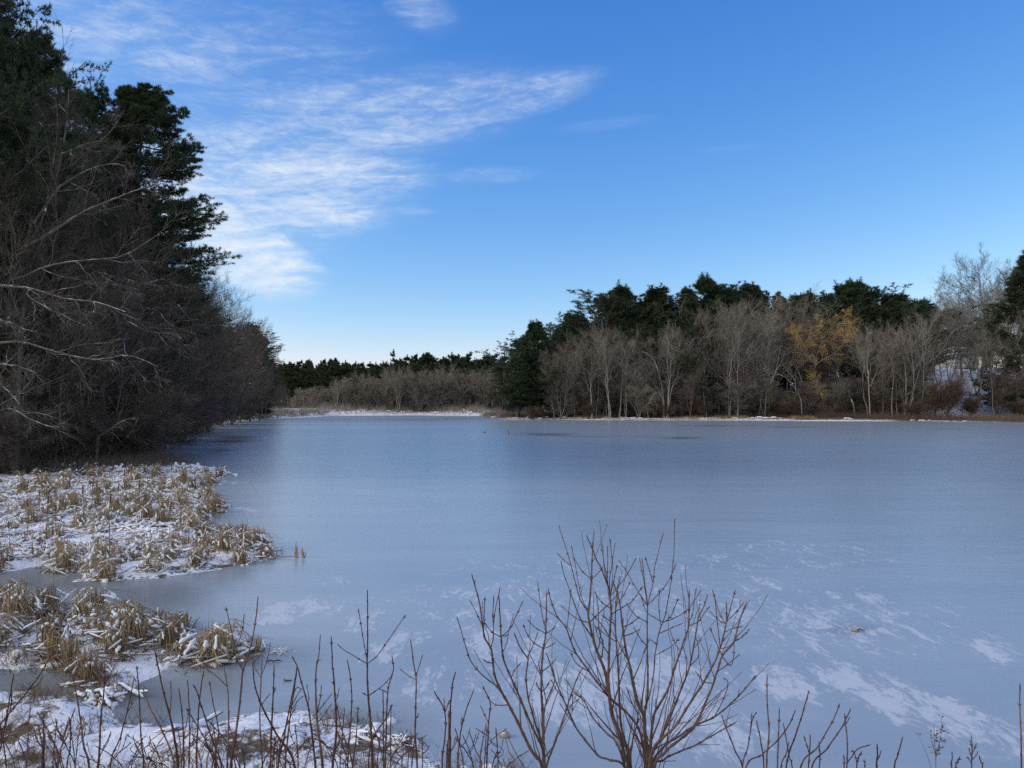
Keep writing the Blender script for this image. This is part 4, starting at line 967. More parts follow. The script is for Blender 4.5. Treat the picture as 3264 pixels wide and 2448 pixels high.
# cattail stalks with brown heads
st = MB(); hd_m = MB()
p = np.array([[0, 0, -.1], [.01, 0, .4], [0, .01, .8], [.03, .01, 1.2]]); st.tubes(p[None], np.array([[.012, .011, .009, .007]]), 5)
hd_m.tubes(np.array([[.03, .01, 1.05], [.031, .01, 1.07], [.033, .011, 1.17], [.035, .011, 1.27], [.036, .011, 1.29]])[None], np.array([[.008, .022, .024, .02, .006]]), 7)
stalk = [('stem', st.mesh('stem', M['reed_dark'])), ('seed_head', hd_m.mesh('seed_head', M['reed_dark']))]
for i, (x, y) in enumerate([(440, 985 + 72), (395, 1075), (420, 1068), (345, 1075), (330, 1098), (300, 1110), (255, 1120), (210, 1135), (180, 1150), (120, 1165), (100, 1180), (60, 1178), (20, 1215), (270, 1090), (370, 1055), (235, 1185), (148, 1120), (85, 1130), (466, 1090), (310, 1065)]):
    g = gpt(x * K, y * K); s = rng.uniform(.75, 1.2)
    instance('cattail_stalk', stalk, (float(g[0]), float(g[1]), .05), rng.random() * 6, s, "thin upright brown cattail stalk poking above the large snowy reed bed", 'cattail', 'cattail stalks above the reed bed')
# grass and litter of the near bank
n = 1400; xx = rng.uniform(-9, 0.2, n); yy = rng.uniform(7.4, 12.5, n); l = land_of(xx, yy); k = (l > -.2) & (fbm(xx * 1.1, yy * 1.1, 33) > .45)
pts = np.stack([xx, yy, ground_z(xx, yy)], 1)[k]; pts = pts[(pts[:, 2] > -.03)]
tag(tufts('bank_grass', pts, rng.uniform(.08, .3, len(pts)), 'reed_dark', rng, 18, .0045, .13, .8), "flattened brown grass showing through snow on the near bank", 'grass', kind='stuff')
snb = MB(); lit = MB()
for p in pts[rng.permutation(len(pts))[:170]]:
    q = rng.uniform(.03, .09); a = rng.random() * 6.28; dv = np.array([math.cos(a), math.sin(a), 0]) * q * 1.5
    snb.tubes(np.array([p - dv + [0, 0, -.02], p - dv * .5 + [0, 0, q * .35], p + [rng.normal(0, .02), 0, q * .25], p + dv * .5 + [0, 0, q * .1], p + dv + [0, 0, -.02]])[None], np.array([[.01, q * .55, q * .7, q * .5, .01]]), 8)
tag(link('snow_mounds', snb.mesh('snow_mounds', M['snow'])), "snow lumps on the tussocks of the near bank", 'snow', kind='stuff')
BK = [clump_parts(450, 26, .2, .2, .95, .7, mat='reed_dark', sr=0.0288), clump_parts(451, 34, .24, .16, .9, .4, mat='reed_dark', sr=0.0240)]
nbk = [(215, 1520, 0, .9, "rounded brown tussock capped with snow below the near bed"), (80, 1555, 1, .5, "small dark tuft poking out of clean snow at lower left"), (430, 1625, 0, 1.2, "wide brown snow-roofed tussock at the bottom among shoots"), (560, 1640, 1, .9, "dark tussock under snow right of the wide brown one"),
       (640, 1580, 0, .7, "low snowy tussock behind the tall shoots"), (690, 1640, 1, .8, "brown tussock between shoots at the bottom edge"), (790, 1600, 0, .8, "snow-flecked grassy tussock at the bank's right end"), (330, 1600, 1, .7, "small brown tussock left of the wide snow-roofed one"), (30, 1640, 1, .8, "dark tussock in the bottom left corner"), (870, 1610, 1, .6, "last tussock before the open ice at the bank")]
for x, y, k, s, lab in nbk:
    put('grass_tussock', BK[k], x, y, s, lab, x)['category'] = 'tussock'

# ------------------------------------------------------------------ small things on the ice
def lump(name, x22, y22, r, label, cat, mat='stone', flat=.7):
    g = gpt(x22 * K, y22 * K); rg = np.random.default_rng(int(x22)); mb = MB()
    nl, na = 7, 11
    v = []
    for i in range(nl):
        ph = PI * (.02 + .96 * i / (nl - 1))
        for j in range(na):
            t = 2 * PI * j / na; q = r * (1 + rg.normal(0, .09))
            v.append((q * math.sin(ph) * math.cos(t) * 1.25, q * math.sin(ph) * math.sin(t), q * flat * math.cos(ph) + r * flat * .7))
    idx = np.arange(nl * na).reshape(nl, na)
    mb.add(v, np.stack([idx[:-1], idx[1:], np.roll(idx[1:], -1, 1), np.roll(idx[:-1], -1, 1)], -1).reshape(-1, 4), None)
    o = link(name, mb.mesh(name, M[mat])); o.location = (float(g[0]), float(g[1]), 0)
    return tag(o, label, cat)
lump('stone', 1847, 1364, .055, "pale stone frozen in the ice right of the big shrub", 'stone')
lump('stone', 1091, 1592, .055, "snow-capped stone on the ice left of the big shrub", 'stone')
lump('stone', 1047, 935, .12, "tiny dark lump on the far ice left of the leaning stick", 'stone', 'wood', 1.0)
def stick(x22, y22, a, b, r, label, mat='wood'):
    g = gpt(x22 * K, y22 * K); mb = MB(); rg = np.random.default_rng(int(y22))
    t = np.linspace(0, 1, 7)[:, None]; p = np.array(a) + t * (np.array(b) - np.array(a)) + rg.normal(0, r * .5, (7, 3))
    mb.tubes(p[None], np.array([[r, r, r * .9, r * .9, r * .8, r * .7, r * .4]]), 6)
    m = p[4]; mb.tubes(np.linspace(m, m + (np.array(b) - np.array(a)) * .12 + np.array([r * 2, 0, r]), 4)[None], np.array([[r * .5, r * .5, r * .4, r * .2]]), 5)
    o = link('stick', mb.mesh('stick', M[mat])); o.location = (float(g[0]), float(g[1]), 0)
    return tag(o, label, 'stick')
stick(1100, 939, (.08, 0, -.1), (-.30, 0, .66), .05, "dark stick leaning out of the far ice")
stick(1853, 1365, (-.01, 0, .05), (.12, -.02, .03), .014, "short dark stick lying beside the pale stone")
stick(618, 1206, (-.35, 0, .03), (.3, .05, .05), .014, "flat reed stem lying toward the two reed stubs", 'reed')
stick(590, 1430, (-.1, 0, .015), (.12, .03, .02), .012, "small brown scrap on the ice below the tent tuft", 'reed_dark')
stick(620, 1472, (-.06, 0, .015), (.07, .02, .02), .012, "lone brown scrap frozen in ice above the shoots", 'reed_dark')

# ------------------------------------------------------------------ foreground shrubs
Q8 = (1400, 1600, 1.9564); Q1 = (800, 1850, 2.4578); Q0 = (0, 1800, 2.212); Q2 = (2300, 1700, 2.2178)
def px_line(conv, pts): return [(conv[0] + x / conv[2], conv[1] + y / conv[2]) for x, y in pts]

def shrub(name, conv, d, stems, label, seed, cat='shrub', mat='shoot', twiggy=0, base=None, group=None):
    """stems: list of (radius at foot, [main line, side line, ...]); every stem runs on down to one foot on the bank"""
    rng = np.random.default_rng(seed)
    foots = [px_line(conv, s[1][0])[0][0] for s in stems]
    bx = float(at(np.mean(foots), HOR, d)[0]) if base is None else base
    bz = gz(bx, d)
    root = empty(name, (bx, d, bz)); B = np.array([bx, d, bz])
    for r0, lines in stems:
        mb = MB(); done = []
        for li, line in enumerate(lines):
            pp = np.array(px_line(conv, line))
            if li == 0:
                dd = d + rng.normal(0, .12); de = dd + rng.normal(0, .16)
                w = at(pp[:, 0], pp[:, 1], np.linspace(dd, de, len(pp)))
                foot = B + np.array([rng.normal(0, .04), rng.normal(0, .04), -.05])
                mid = foot * .45 + w[0] * .55; mid[0] += (w[0][0] - foot[0]) * .15
                w = np.vstack([foot, mid, w]) if w[0][2] - foot[2] > .12 else np.vstack([foot, w])
                rs, re = r0 * 1.15, .0023
            else:
                best = None
                for P_, R_, Q_ in done:
                    dist = np.hypot(Q_[:, 0] - pp[0, 0], Q_[:, 1] - pp[0, 1]); j = int(dist.argmin())
                    if best is None or dist[j] < best[0]: best = (dist[j], P_[j], R_[j])
                d0 = best[1][1]
                w = at(pp[:, 0], pp[:, 1], d0 + np.linspace(0, 1, len(pp)) * rng.normal(0, .07))
                w[0] = best[1]
                rs, re = max(.0021, best[2] * .62), .0016
            L = np.linalg.norm(np.diff(w, axis=0), axis=1).sum(); n = max(8, int(L / .011))
            P_ = catmull(w, n); wv = np.cumsum(rng.normal(0, .0004, (n, 3)), 0); wv -= np.linspace(0, 1, n)[:, None] * wv[-1]; P_ = P_ + wv
            t = np.linspace(0, 1, n); R_ = rs + (re - rs) * t ** .75
            qx, qy = project(P_[:, 0], P_[:, 1], P_[:, 2])
            done.append((P_, R_.copy(), np.stack([qx, qy], 1)))
            Rb = R_.copy(); step = int(rng.integers(5, 8)); nodes = list(range(int(rng.integers(3, 6)), n - 1, step))
            tan = np.gradient(P_, axis=0); tan /= np.linalg.norm(tan, axis=1, keepdims=True) + 1e-9
            BP_, BR_ = [], []
            for ni, j in enumerate(nodes):
                if Rb[j] < .0075:
                    Rb[j] *= 1.35
                    u, v = perp(tan[j]); a = (ni % 2) * PI / 2 + rng.normal(0, .25); s_ = math.cos(a) * u + math.sin(a) * v
                    for sg in (-1, 1):
                        if rng.random() < .75:
                            q = P_[j]; ln = rng.uniform(.006, .013)
                            BP_.append([q, q + (s_ * sg * .6 + tan[j] * .6) * ln * .6, q + (s_ * sg * .7 + tan[j]) * ln]); BR_.append([.0018, .0020, .0006])
            Rb[-1] = .0022; Rb[-2] = max(Rb[-2], .0021)
            tip = P_[-1] + tan[-1] * .008
            P_f = np.vstack([P_, tip]); Rb = np.r_[Rb, .0006]
            mb.tubes((P_f - B)[None], Rb[None], 7)
            if BP_: mb.tubes(np.array(BP_) - B, np.array(BR_), 4)
            if twiggy and li == 0:
                g1, g2 = grow((P_ - B)[None], R_[None], twiggy, .4, .95, .6, .22, .12, .012, 8, rng, (0, 0, .25), .5, .0019)
                mb.tubes(g1, g2, 4)
        link('stem', mb.mesh('stem', M[mat]), root)
    return tag(root, label, cat, group)

shrub('shrub', Q8, 3.5, [
    (.020, [[(1300, 1690), (1297, 1560), (1280, 1450), (1275, 1340), (1240, 1270), (1215, 1170), (1195, 1050), (1165, 920), (1145, 780), (1125, 640), (1105, 560), (1080, 490)],
            [(1275, 1345), (1300, 1200), (1303, 1050), (1300, 900), (1300, 750), (1300, 640), (1282, 500), (1265, 358)], [(1300, 640), (1330, 520), (1350, 380), (1395, 203)], [(1298, 645), (1240, 560), (1180, 450), (1125, 370)],
            [(1300, 640), (1370, 570), (1430, 490), (1475, 392)], [(1332, 510), (1310, 420), (1285, 350)], [(1300, 640), (1275, 480), (1250, 355)], [(1300, 747), (1240, 722), (1200, 680), (1170, 635)], [(1305, 900), (1260, 860), (1215, 785)],
            [(1290, 1300), (1330, 1130), (1345, 950), (1370, 820), (1400, 740), (1420, 650), (1440, 540), (1455, 400), (1465, 290), (1468, 110)], [(1390, 745), (1340, 720), (1290, 680), (1255, 580)], [(1400, 747), (1470, 722), (1540, 680), (1590, 620), (1628, 558)],
            [(1412, 740), (1450, 700), (1487, 605)], [(1372, 815), (1440, 790), (1515, 758)], [(1385, 770), (1370, 640), (1375, 550)], [(1345, 950), (1400, 930), (1460, 890), (1492, 855)], [(1350, 890), (1310, 860), (1280, 940)], [(1145, 780), (1190, 760), (1245, 720)], [(1165, 830), (1200, 820), (1245, 798)]]),
    (.011, [[(1318, 1690), (1318, 1480), (1335, 1330), (1370, 1260), (1420, 1170), (1460, 1050), (1495, 950), (1530, 850), (1555, 775), (1558, 680), (1560, 556)], [(1556, 748), (1580, 700), (1590, 620), (1602, 545)], [(1556, 775), (1610, 750), (1650, 700), (1683, 655)], [(1500, 935), (1460, 860), (1440, 800)]]),
    (.011, [[(1312, 1690), (1330, 1560), (1380, 1470), (1430, 1360), (1500, 1180), (1560, 1020), (1600, 810), (1615, 720), (1650, 650), (1672, 583)], [(1560, 1020), (1620, 960), (1610, 870), (1628, 862)], [(1530, 1100), (1545, 1000), (1525, 910)]]),
    (.012, [[(1310, 1690), (1335, 1540), (1400, 1460), (1470, 1390), (1540, 1280), (1620, 1160), (1690, 1040), (1740, 930), (1780, 790), (1790, 720), (1790, 636)], [(1785, 765), (1745, 690), (1705, 553)], [(1786, 745), (1810, 680), (1845, 556)], [(1788, 745), (1850, 690), (1895, 632)], [(1782, 768), (1740, 735), (1688, 680)],
            [(1752, 905), (1740, 800), (1718, 600)], [(1745, 915), (1800, 905), (1850, 860)], [(1780, 810), (1830, 790), (1880, 778)]]),
    (.011, [[(1325, 1690), (1400, 1560), (1480, 1490), (1580, 1400), (1680, 1200), (1730, 1060), (1765, 960), (1830, 880), (1870, 750), (1915, 628)], [(1765, 960), (1815, 1020), (1835, 960), (1838, 870)], [(1830, 880), (1890, 840), (1932, 795)], [(1765, 958), (1720, 860), (1690, 790)], [(1700, 1130), (1650, 1120), (1600, 1060)], [(1735, 1060), (1800, 1010), (1868, 955)]]),
    (.009, [[(1320, 1690), (1400, 1530), (1500, 1460), (1600, 1390), (1720, 1340), (1860, 1220), (1975, 1083)], [(1860, 1220), (1868, 1200), (1870, 1178)], [(1720, 1340), (1770, 1230), (1800, 1130), (1775, 1100)]]),
    (.008, [[(1322, 1690), (1400, 1610), (1500, 1560), (1590, 1525), (1700, 1460), (1800, 1405), (1852, 1370)], [(1590, 1525), (1640, 1490), (1680, 1470)]]),
    (.009, [[(1290, 1690), (1280, 1560), (1250, 1420), (1180, 1320), (1060, 1210), (940, 1060), (860, 950), (820, 860), (795, 790), (740, 720), (700, 620), (680, 545)], [(795, 790), (810, 680), (822, 545)], [(940, 1060), (900, 1040), (850, 1000), (822, 940)]]),
    ], "large many-stemmed red-brown leafless shrub filling the foreground centre", 81, mat='shrubbark', twiggy=9)
shrub('shrub', Q8, 3.6, [
    (.017, [[(1185, 1690), (1178, 1550), (1135, 1470), (1105, 1390), (1080, 1330), (1055, 1200), (1030, 1060), (985, 940), (955, 850), (930, 740), (925, 690), (935, 600), (945, 480), (955, 290), (965, 188)],
            [(926, 690), (880, 610), (850, 510), (820, 390), (785, 270), (755, 180), (750, 152)], [(820, 392), (775, 360), (742, 326)], [(925, 690), (895, 610), (870, 500), (845, 370), (825, 280)], [(942, 480), (890, 430), (850, 370), (835, 345)], [(942, 485), (985, 450), (1012, 420)],
            [(932, 752), (870, 735), (820, 700), (763, 650)], [(935, 750), (1000, 690), (1050, 645), (1090, 600), (1130, 560)], [(955, 850), (905, 770), (860, 680), (820, 560), (780, 450), (760, 375)], [(985, 940), (1010, 970), (1020, 880), (1000, 800), (990, 640), (975, 565)]]),
    (.012, [[(1180, 1690), (1150, 1560), (1110, 1420), (1080, 1330), (1060, 1200), (1055, 1050), (1062, 850), (1072, 720), (1070, 620), (1055, 530), (1010, 410), (985, 370), (955, 290), (920, 213)], [(1070, 600), (1052, 500), (1050, 400), (1050, 282)], [(1068, 580), (1060, 480), (1075, 380), (1064, 232)],
            [(1050, 500), (1030, 380), (1012, 270)], [(1068, 585), (1120, 520), (1180, 440), (1225, 353)], [(1070, 660), (1010, 620), (975, 570)], [(1072, 700), (1140, 660), (1200, 620), (1265, 532)], [(1062, 850), (1010, 760), (955, 700)], [(1060, 590), (1090, 480), (1108, 395)], [(1058, 950), (1000, 860), (970, 770)]]),
    (.011, [[(1195, 1690), (1170, 1560), (1130, 1380), (1120, 1200), (1115, 1050), (1105, 900), (1100, 800), (1100, 700), (1105, 600), (1120, 520), (1122, 470)], [(1104, 640), (1150, 580), (1190, 500)], [(1112, 960), (1140, 930), (1160, 880)], [(1102, 770), (1060, 740), (1015, 710)], [(1104, 870), (1050, 840), (980, 780)]]),
    (.009, [[(1165, 1690), (1100, 1500), (1050, 1450), (960, 1350), (900, 1240), (840, 1180), (783, 1103)], [(900, 1240), (880, 1220), (835, 1200), (830, 1300)]]),
    (.009, [[(1170, 1690), (1060, 1610), (1000, 1590), (920, 1500), (850, 1400), (780, 1240), (720, 1100), (690, 1000), (672, 952)], [(850, 1400), (800, 1330), (755, 1260)], [(780, 1240), (730, 1170), (698, 1110)]]),
    (.008, [[(1190, 1690), (1200, 1500), (1240, 1340), (1200, 1250), (1170, 1160)], [(1215, 1400), (1250, 1270), (1265, 1240)]]),
    ], "leafless shrub with tall tips crossing the left of the large shrub", 82, mat='shrubbark', twiggy=7)
shrub('shrub', Q8, 3.45, [
    (.012, [[(655, 1700), (640, 1630), (580, 1560), (500, 1400), (440, 1280), (380, 1170), (345, 1080), (330, 960), (320, 910), (280, 840), (270, 770), (255, 650), (230, 550), (205, 458)], [(320, 910), (335, 850), (340, 740), (355, 640), (378, 543)], [(272, 790), (280, 700), (285, 598)], [(336, 780), (335, 700), (340, 595)],
            [(372, 1160), (280, 1090), (200, 1000), (160, 890), (130, 780), (112, 722)], [(270, 800), (245, 720), (220, 670), (194, 620)], [(400, 1280), (350, 1265), (300, 1220)], [(325, 1010), (300, 1000), (280, 985)]]),
    (.010, [[(655, 1700), (645, 1540), (580, 1400), (520, 1260), (460, 1120), (400, 980), (385, 850), (380, 720), (372, 580)], [(385, 846), (330, 812), (288, 758)], [(386, 846), (440, 790), (480, 710), (519, 624)], [(450, 1105), (470, 1050), (505, 1010)], [(386, 840), (410, 835), (430, 825)], [(490, 1200), (470, 1190), (465, 1160)]]),
    (.009, [[(655, 1700), (650, 1540), (600, 1380), (560, 1240), (540, 1100), (550, 1000), (548, 972), (500, 900), (469, 822)], [(549, 974), (580, 910), (613, 820)]]),
    (.012, [[(655, 1700), (655, 1600), (650, 1400), (640, 1200), (640, 1050), (650, 920), (665, 820), (668, 700), (669, 566)], [(666, 800), (640, 700), (625, 600), (614, 503)], [(664, 822), (600, 785), (554, 738)], [(664, 827), (700, 800), (722, 778)], [(650, 912), (590, 880), (550, 830), (525, 768)], [(650, 912), (690, 900), (722, 878)], [(636, 1110), (628, 1060), (622, 1005)], [(640, 1062), (690, 1020), (724, 984)], [(638, 1180), (615, 1150), (604, 1130)], [(640, 1190), (665, 1160), (685, 1122)]]),
    (.009, [[(660, 1700), (720, 1500), (790, 1300), (850, 1120), (892, 1038)], [(790, 1300), (830, 1260), (870, 1230)]]),
    (.007, [[(650, 1700), (655, 1480), (660, 1280), (720, 1110), (690, 1000), (670, 950)], [(668, 1240), (650, 1160), (640, 1100)]]),
    ], "slim leafless shrub with curved forked stems left of the large shrub", 83, mat='shrubbark', twiggy=4)
S1 = [
 (Q1, 3.6, [(.009, [[(950, 1490), (935, 1100), (920, 900), (912, 650), (915, 400), (912, 83)], [(912, 612), (890, 500), (842, 230)], [(914, 652), (990, 590), (1090, 450), (1208, 276)], [(908, 650), (800, 590), (720, 540), (684, 506)], [(938, 910), (1010, 840), (1092, 763)], [(932, 912), (905, 900), (885, 888)]]),
             (.006, [[(920, 1490), (950, 1260), (1010, 1150), (1060, 1080), (1102, 978)]])], "tall shoot with a three-pronged tip and wide curved side arms"),
 (Q1, 3.7, [(.008, [[(1055, 1490), (1062, 1200), (1066, 1000), (1078, 850), (1105, 755), (1120, 690), (1104, 596)], [(1072, 880), (1040, 865), (1003, 850)]]), (.005, [[(1045, 1490), (1040, 1100), (1034, 865)]]), (.006, [[(1090, 1490), (1095, 1150), (1098, 1000)], [(1095, 1420), (1150, 1300), (1224, 1172)]])], "shoot with a kinked tip just right of the three-pronged one"),
 (Q1, 3.6, [(.007, [[(1300, 1490), (1285, 1200), (1290, 960), (1294, 780), (1275, 650), (1252, 473)], [(1297, 755), (1320, 670), (1342, 592)], [(1293, 782), (1230, 745), (1172, 698)], [(1290, 1100), (1300, 1070), (1312, 1045)]]), (.005, [[(1262, 1490), (1280, 1250), (1292, 1110)]])], "shoot ending in a neat fork midway along the bottom"),
 (Q1, 3.5, [(.009, [[(1555, 1490), (1558, 1200), (1562, 1000), (1576, 820), (1602, 722)]]), (.006, [[(1500, 1490), (1520, 1250), (1522, 1060), (1490, 960), (1436, 872)], [(1522, 1045), (1515, 990), (1513, 933)], [(1524, 1040), (1540, 990), (1553, 945)]]), (.007, [[(1618, 1490), (1635, 1250), (1660, 1100), (1690, 1000), (1742, 866)], [(1650, 1160), (1648, 1110), (1653, 1070)]]), (.005, [[(1540, 1490), (1545, 1200), (1550, 1030)]])], "group of four reddish shoots left of the slim shrub"),
 (Q1, 3.5, [(.007, [[(1850, 1490), (1860, 1250), (1862, 1100), (1876, 965), (1840, 880), (1820, 836)], [(1862, 1110), (1830, 1050), (1802, 992)]]), (.005, [[(1795, 1490), (1810, 1290), (1842, 1122)]]), (.005, [[(1810, 1490), (1760, 1330), (1712, 1193)]])], "thin zigzag shoots touching the slim shrub's left side"),
 (Q1, 3.5, [(.010, [[(640, 1490), (660, 1300), (668, 1100), (656, 820), (640, 640), (628, 447)], [(662, 950), (680, 900), (690, 848)], [(655, 830), (640, 800), (632, 798)]]), (.007, [[(800, 1490), (745, 1270), (700, 1120), (680, 1020), (662, 945)]]), (.005, [[(700, 1490), (715, 1200), (731, 1008)]])], "straight tapering shoot second left of the three-pronged one"),
 (Q1, 3.8, [(.006, [[(760, 1490), (778, 1200), (790, 980), (785, 850), (775, 730), (754, 628)]]), (.005, [[(800, 1490), (825, 1200), (839, 996)]])], "slender shoot just left of the three-pronged one"),
 (Q1, 3.55, [(.012, [[(565, 1490), (535, 1200), (515, 1060), (510, 900), (512, 700), (530, 590), (543, 432)], [(513, 650), (520, 630), (540, 622)], [(520, 1040), (560, 980), (628, 895)], [(525, 1110), (570, 1060), (625, 975)], [(516, 1050), (540, 930), (552, 828)]]), (.008, [[(510, 1490), (480, 1250), (450, 1000), (390, 780), (370, 690), (326, 598)], [(470, 1010), (450, 900), (438, 826)]])], "thick brown shoot with bent neighbour, left part of the bottom"),
 (Q1, 3.5, [(.010, [[(345, 1490), (200, 1210), (90, 1000), (30, 830), (14, 655)], [(90, 980), (120, 920), (145, 890)]]), (.007, [[(210, 1490), (265, 1200), (325, 900), (345, 780), (359, 686)], [(330, 900), (360, 840), (390, 850)], [(300, 1050), (370, 940), (405, 910)]]), (.006, [[(150, 1490), (165, 1100), (172, 900), (182, 668)], [(170, 900), (185, 870), (190, 840)]])], "leaning stout shoot crossing two upright ones at lower left"),
 (Q0, 3.5, [(.010, [[(1630, 1455), (1665, 1200), (1690, 1000), (1705, 850), (1720, 740), (1765, 600), (1795, 450), (1819, 234)], [(1715, 745), (1660, 640), (1640, 500), (1594, 307)], [(1690, 610), (1705, 480), (1722, 357)], [(1735, 700), (1775, 660), (1830, 640)]]),
            (.007, [[(1600, 1455), (1612, 1150), (1608, 950), (1600, 850), (1578, 720)], [(1605, 860), (1540, 800), (1470, 745)]])], "tall wavy shoot left of the thick brown one, twin tips"),
 (Q0, 3.6, [(.007, [[(1380, 1455), (1385, 1250), (1395, 1050), (1420, 850), (1437, 748)]]), (.006, [[(1560, 1455), (1500, 1250), (1420, 1000), (1390, 900), (1365, 850)]]), (.006, [[(1490, 1455), (1540, 1200), (1500, 950), (1478, 830)]])], "three crossing thin shoots under the near reed bed's right end"),
 (Q0, 3.5, [(.010, [[(1255, 1455), (1225, 1200), (1185, 1030), (1150, 900), (1120, 750), (1092, 610)], [(1200, 1060), (1205, 950), (1203, 830)]]), (.006, [[(1290, 1455), (1288, 1150), (1275, 980), (1262, 880)]]), (.005, [[(1340, 1455), (1345, 1150), (1322, 820)]]), (.006, [[(1225, 1455), (1150, 1200), (1050, 1000), (1010, 880)]])], "leaning thick shoot with three thin companions, lower left third"),
 (Q0, 3.6, [(.006, [[(1015, 1455), (1000, 1250), (985, 1000), (965, 720)]]), (.006, [[(780, 1455), (850, 1220), (900, 1030), (945, 800)], [(890, 1060), (920, 1000), (930, 960)]])], "pair of thin shoots spreading in a V, lower left"),
 (Q0, 3.5, [(.008, [[(640, 1455), (600, 1280), (575, 1100), (550, 950), (520, 810), (468, 690)], [(520, 820), (535, 780), (560, 700)]]), (.009, [[(695, 1455), (705, 1250), (715, 1080), (735, 900), (738, 740)], [(735, 850), (690, 720), (640, 640)], [(722, 1000), (700, 960), (650, 890)], [(738, 850), (800, 720), (840, 660)]]), (.005, [[(470, 1455), (490, 1300), (500, 1100)]])], "dark shoots with a short red pair under the near reed bed"),
 (Q0, 3.6, [(.005, [[(300, 1455), (310, 1250), (308, 1060)]]), (.005, [[(180, 1455), (200, 1200), (215, 990)]]), (.005, [[(400, 1455), (330, 1280), (270, 1190)]])], "faint thin shoots over clean snow at lower left"),
 (Q0, 3.4, [(.006, [[(-60, 1240), (0, 1120), (100, 1000), (200, 880), (290, 760), (372, 618)], [(200, 880), (260, 850), (300, 790)]]), (.005, [[(-40, 1440), (10, 1280), (55, 1050), (96, 778)]]), (.004, [[(-30, 1380), (30, 1150), (75, 1000), (80, 880)]])], "grey shoots slanting in from the lower left edge"),
 (Q0, 3.7, [(.006, [[(1850, 1455), (1832, 1150), (1836, 900), (1848, 670)], [(1836, 800), (1800, 730), (1786, 680)], [(1838, 790), (1880, 680), (1905, 555)]]), (.007, [[(1900, 1455), (1905, 1200), (1920, 950), (1932, 712)]])], "pair of upright shoots right of the tall wavy one"),
 (Q0, 3.6, [(.007, [[(2010, 1455), (2030, 1200), (2055, 1000), (2075, 880), (2093, 735)], [(2050, 1010), (2090, 930), (2125, 880)]]), (.006, [[(1960, 1455), (1980, 1250), (2040, 1090), (2085, 1000)]])], "two shoots with slanting tips beside the bent thick shoot"),
 (Q2, 3.5, [(.006, [[(318, 1690), (335, 1420), (322, 1200), (322, 1006)]]), (.006, [[(450, 1690), (525, 1420), (580, 1250), (616, 1117)]]), (.005, [[(388, 1690), (398, 1450), (409, 1243)]])], "three straight shoots right of the large shrub"),
 (Q2, 3.5, [(.006, [[(560, 1690), (680, 1510), (785, 1330), (833, 1211)]]), (.006, [[(630, 1690), (745, 1515), (850, 1370), (911, 1246)], [(850, 1370), (885, 1340), (905, 1300)]]), (.006, [[(885, 1690), (888, 1450), (870, 1278)]])], "two parallel slanting shoots and an upright one, lower right"),
 (Q2, 3.4, [(.005, [[(170, 1690), (290, 1560), (390, 1470), (470, 1360), (519, 1256)]]), (.005, [[(150, 1690), (90, 1530), (40, 1400), (3, 1290)]]), (.005, [[(300, 1690), (278, 1460), (247, 1326)]]), (.004, [[(140, 1690), (180, 1520), (205, 1380), (212, 1280)], [(195, 1400), (220, 1320), (246, 1268)]])], "thin crossing shoots at the large shrub's right foot"),
 (Q2, 3.6, [(.005, [[(420, 1690), (455, 1560), (475, 1480)]]), (.005, [[(500, 1690), (475, 1560), (437, 1348)]]), (.005, [[(612, 1690), (622, 1540), (626, 1430)], [(618, 1560), (600, 1490), (583, 1436)]]), (.004, [[(690, 1690), (695, 1580), (688, 1480)]])], "short thin shoots low between the slanting pair and shrub"),
 (Q2, 3.6, [(.004, [[(865, 1690), (866, 1620), (863, 1570)]]), (.004, [[(880, 1690), (920, 1580), (965, 1525), (1046, 1496)]]), (.004, [[(958, 1690), (965, 1600), (990, 1545)], [(962, 1620), (945, 1570), (926, 1535)]]), (.004, [[(1008, 1690), (1008, 1600)]])], "small low twig cluster at lower right"),
 (Q2, 3.5, [(.006, [[(1100, 1690), (1103, 1580), (1099, 1490)], [(1102, 1610), (1120, 1570), (1125, 1540)]]), (.007, [[(1222, 1690), (1245, 1580), (1279, 1447)]])], "two stubby shoots left of the dry weed"),
 (Q2, 3.5, [(.005, [[(1628, 1690), (1630, 1600), (1629, 1546)]]), (.004, [[(1850, 1690), (1835, 1620), (1821, 1575)]]), (.003, [[(1660, 1690), (1672, 1620), (1685, 1580)]])], "short bare spikes right of the dry weed"),
 (Q2, 3.3, [(.006, [[(2128, 1690), (2118, 1400), (2112, 1250), (2110, 1072)]])], "single tall shoot at the lower right edge"),
]
for i, (cv, d, stems, lab) in enumerate(S1):
    shrub('shoot', cv, d, stems, lab, 500 + i, 'shoot', group='leafless shoots along the near bank')
shrub('shoot', Q2, 3.5, [(.005, [[(1770, 1690), (1772, 1550), (1765, 1436)], [(1772, 1560), (1790, 1520), (1800, 1490)], [(1770, 1580), (1755, 1540), (1745, 1522)], [(1771, 1600), (1800, 1570), (1812, 1545)], [(1772, 1640), (1750, 1600), (1740, 1580)], [(1768, 1520), (1760, 1490), (1757, 1470)]])], "bushy little twig right of the dry weed", 560, 'shoot', group='leafless shoots along the near bank')
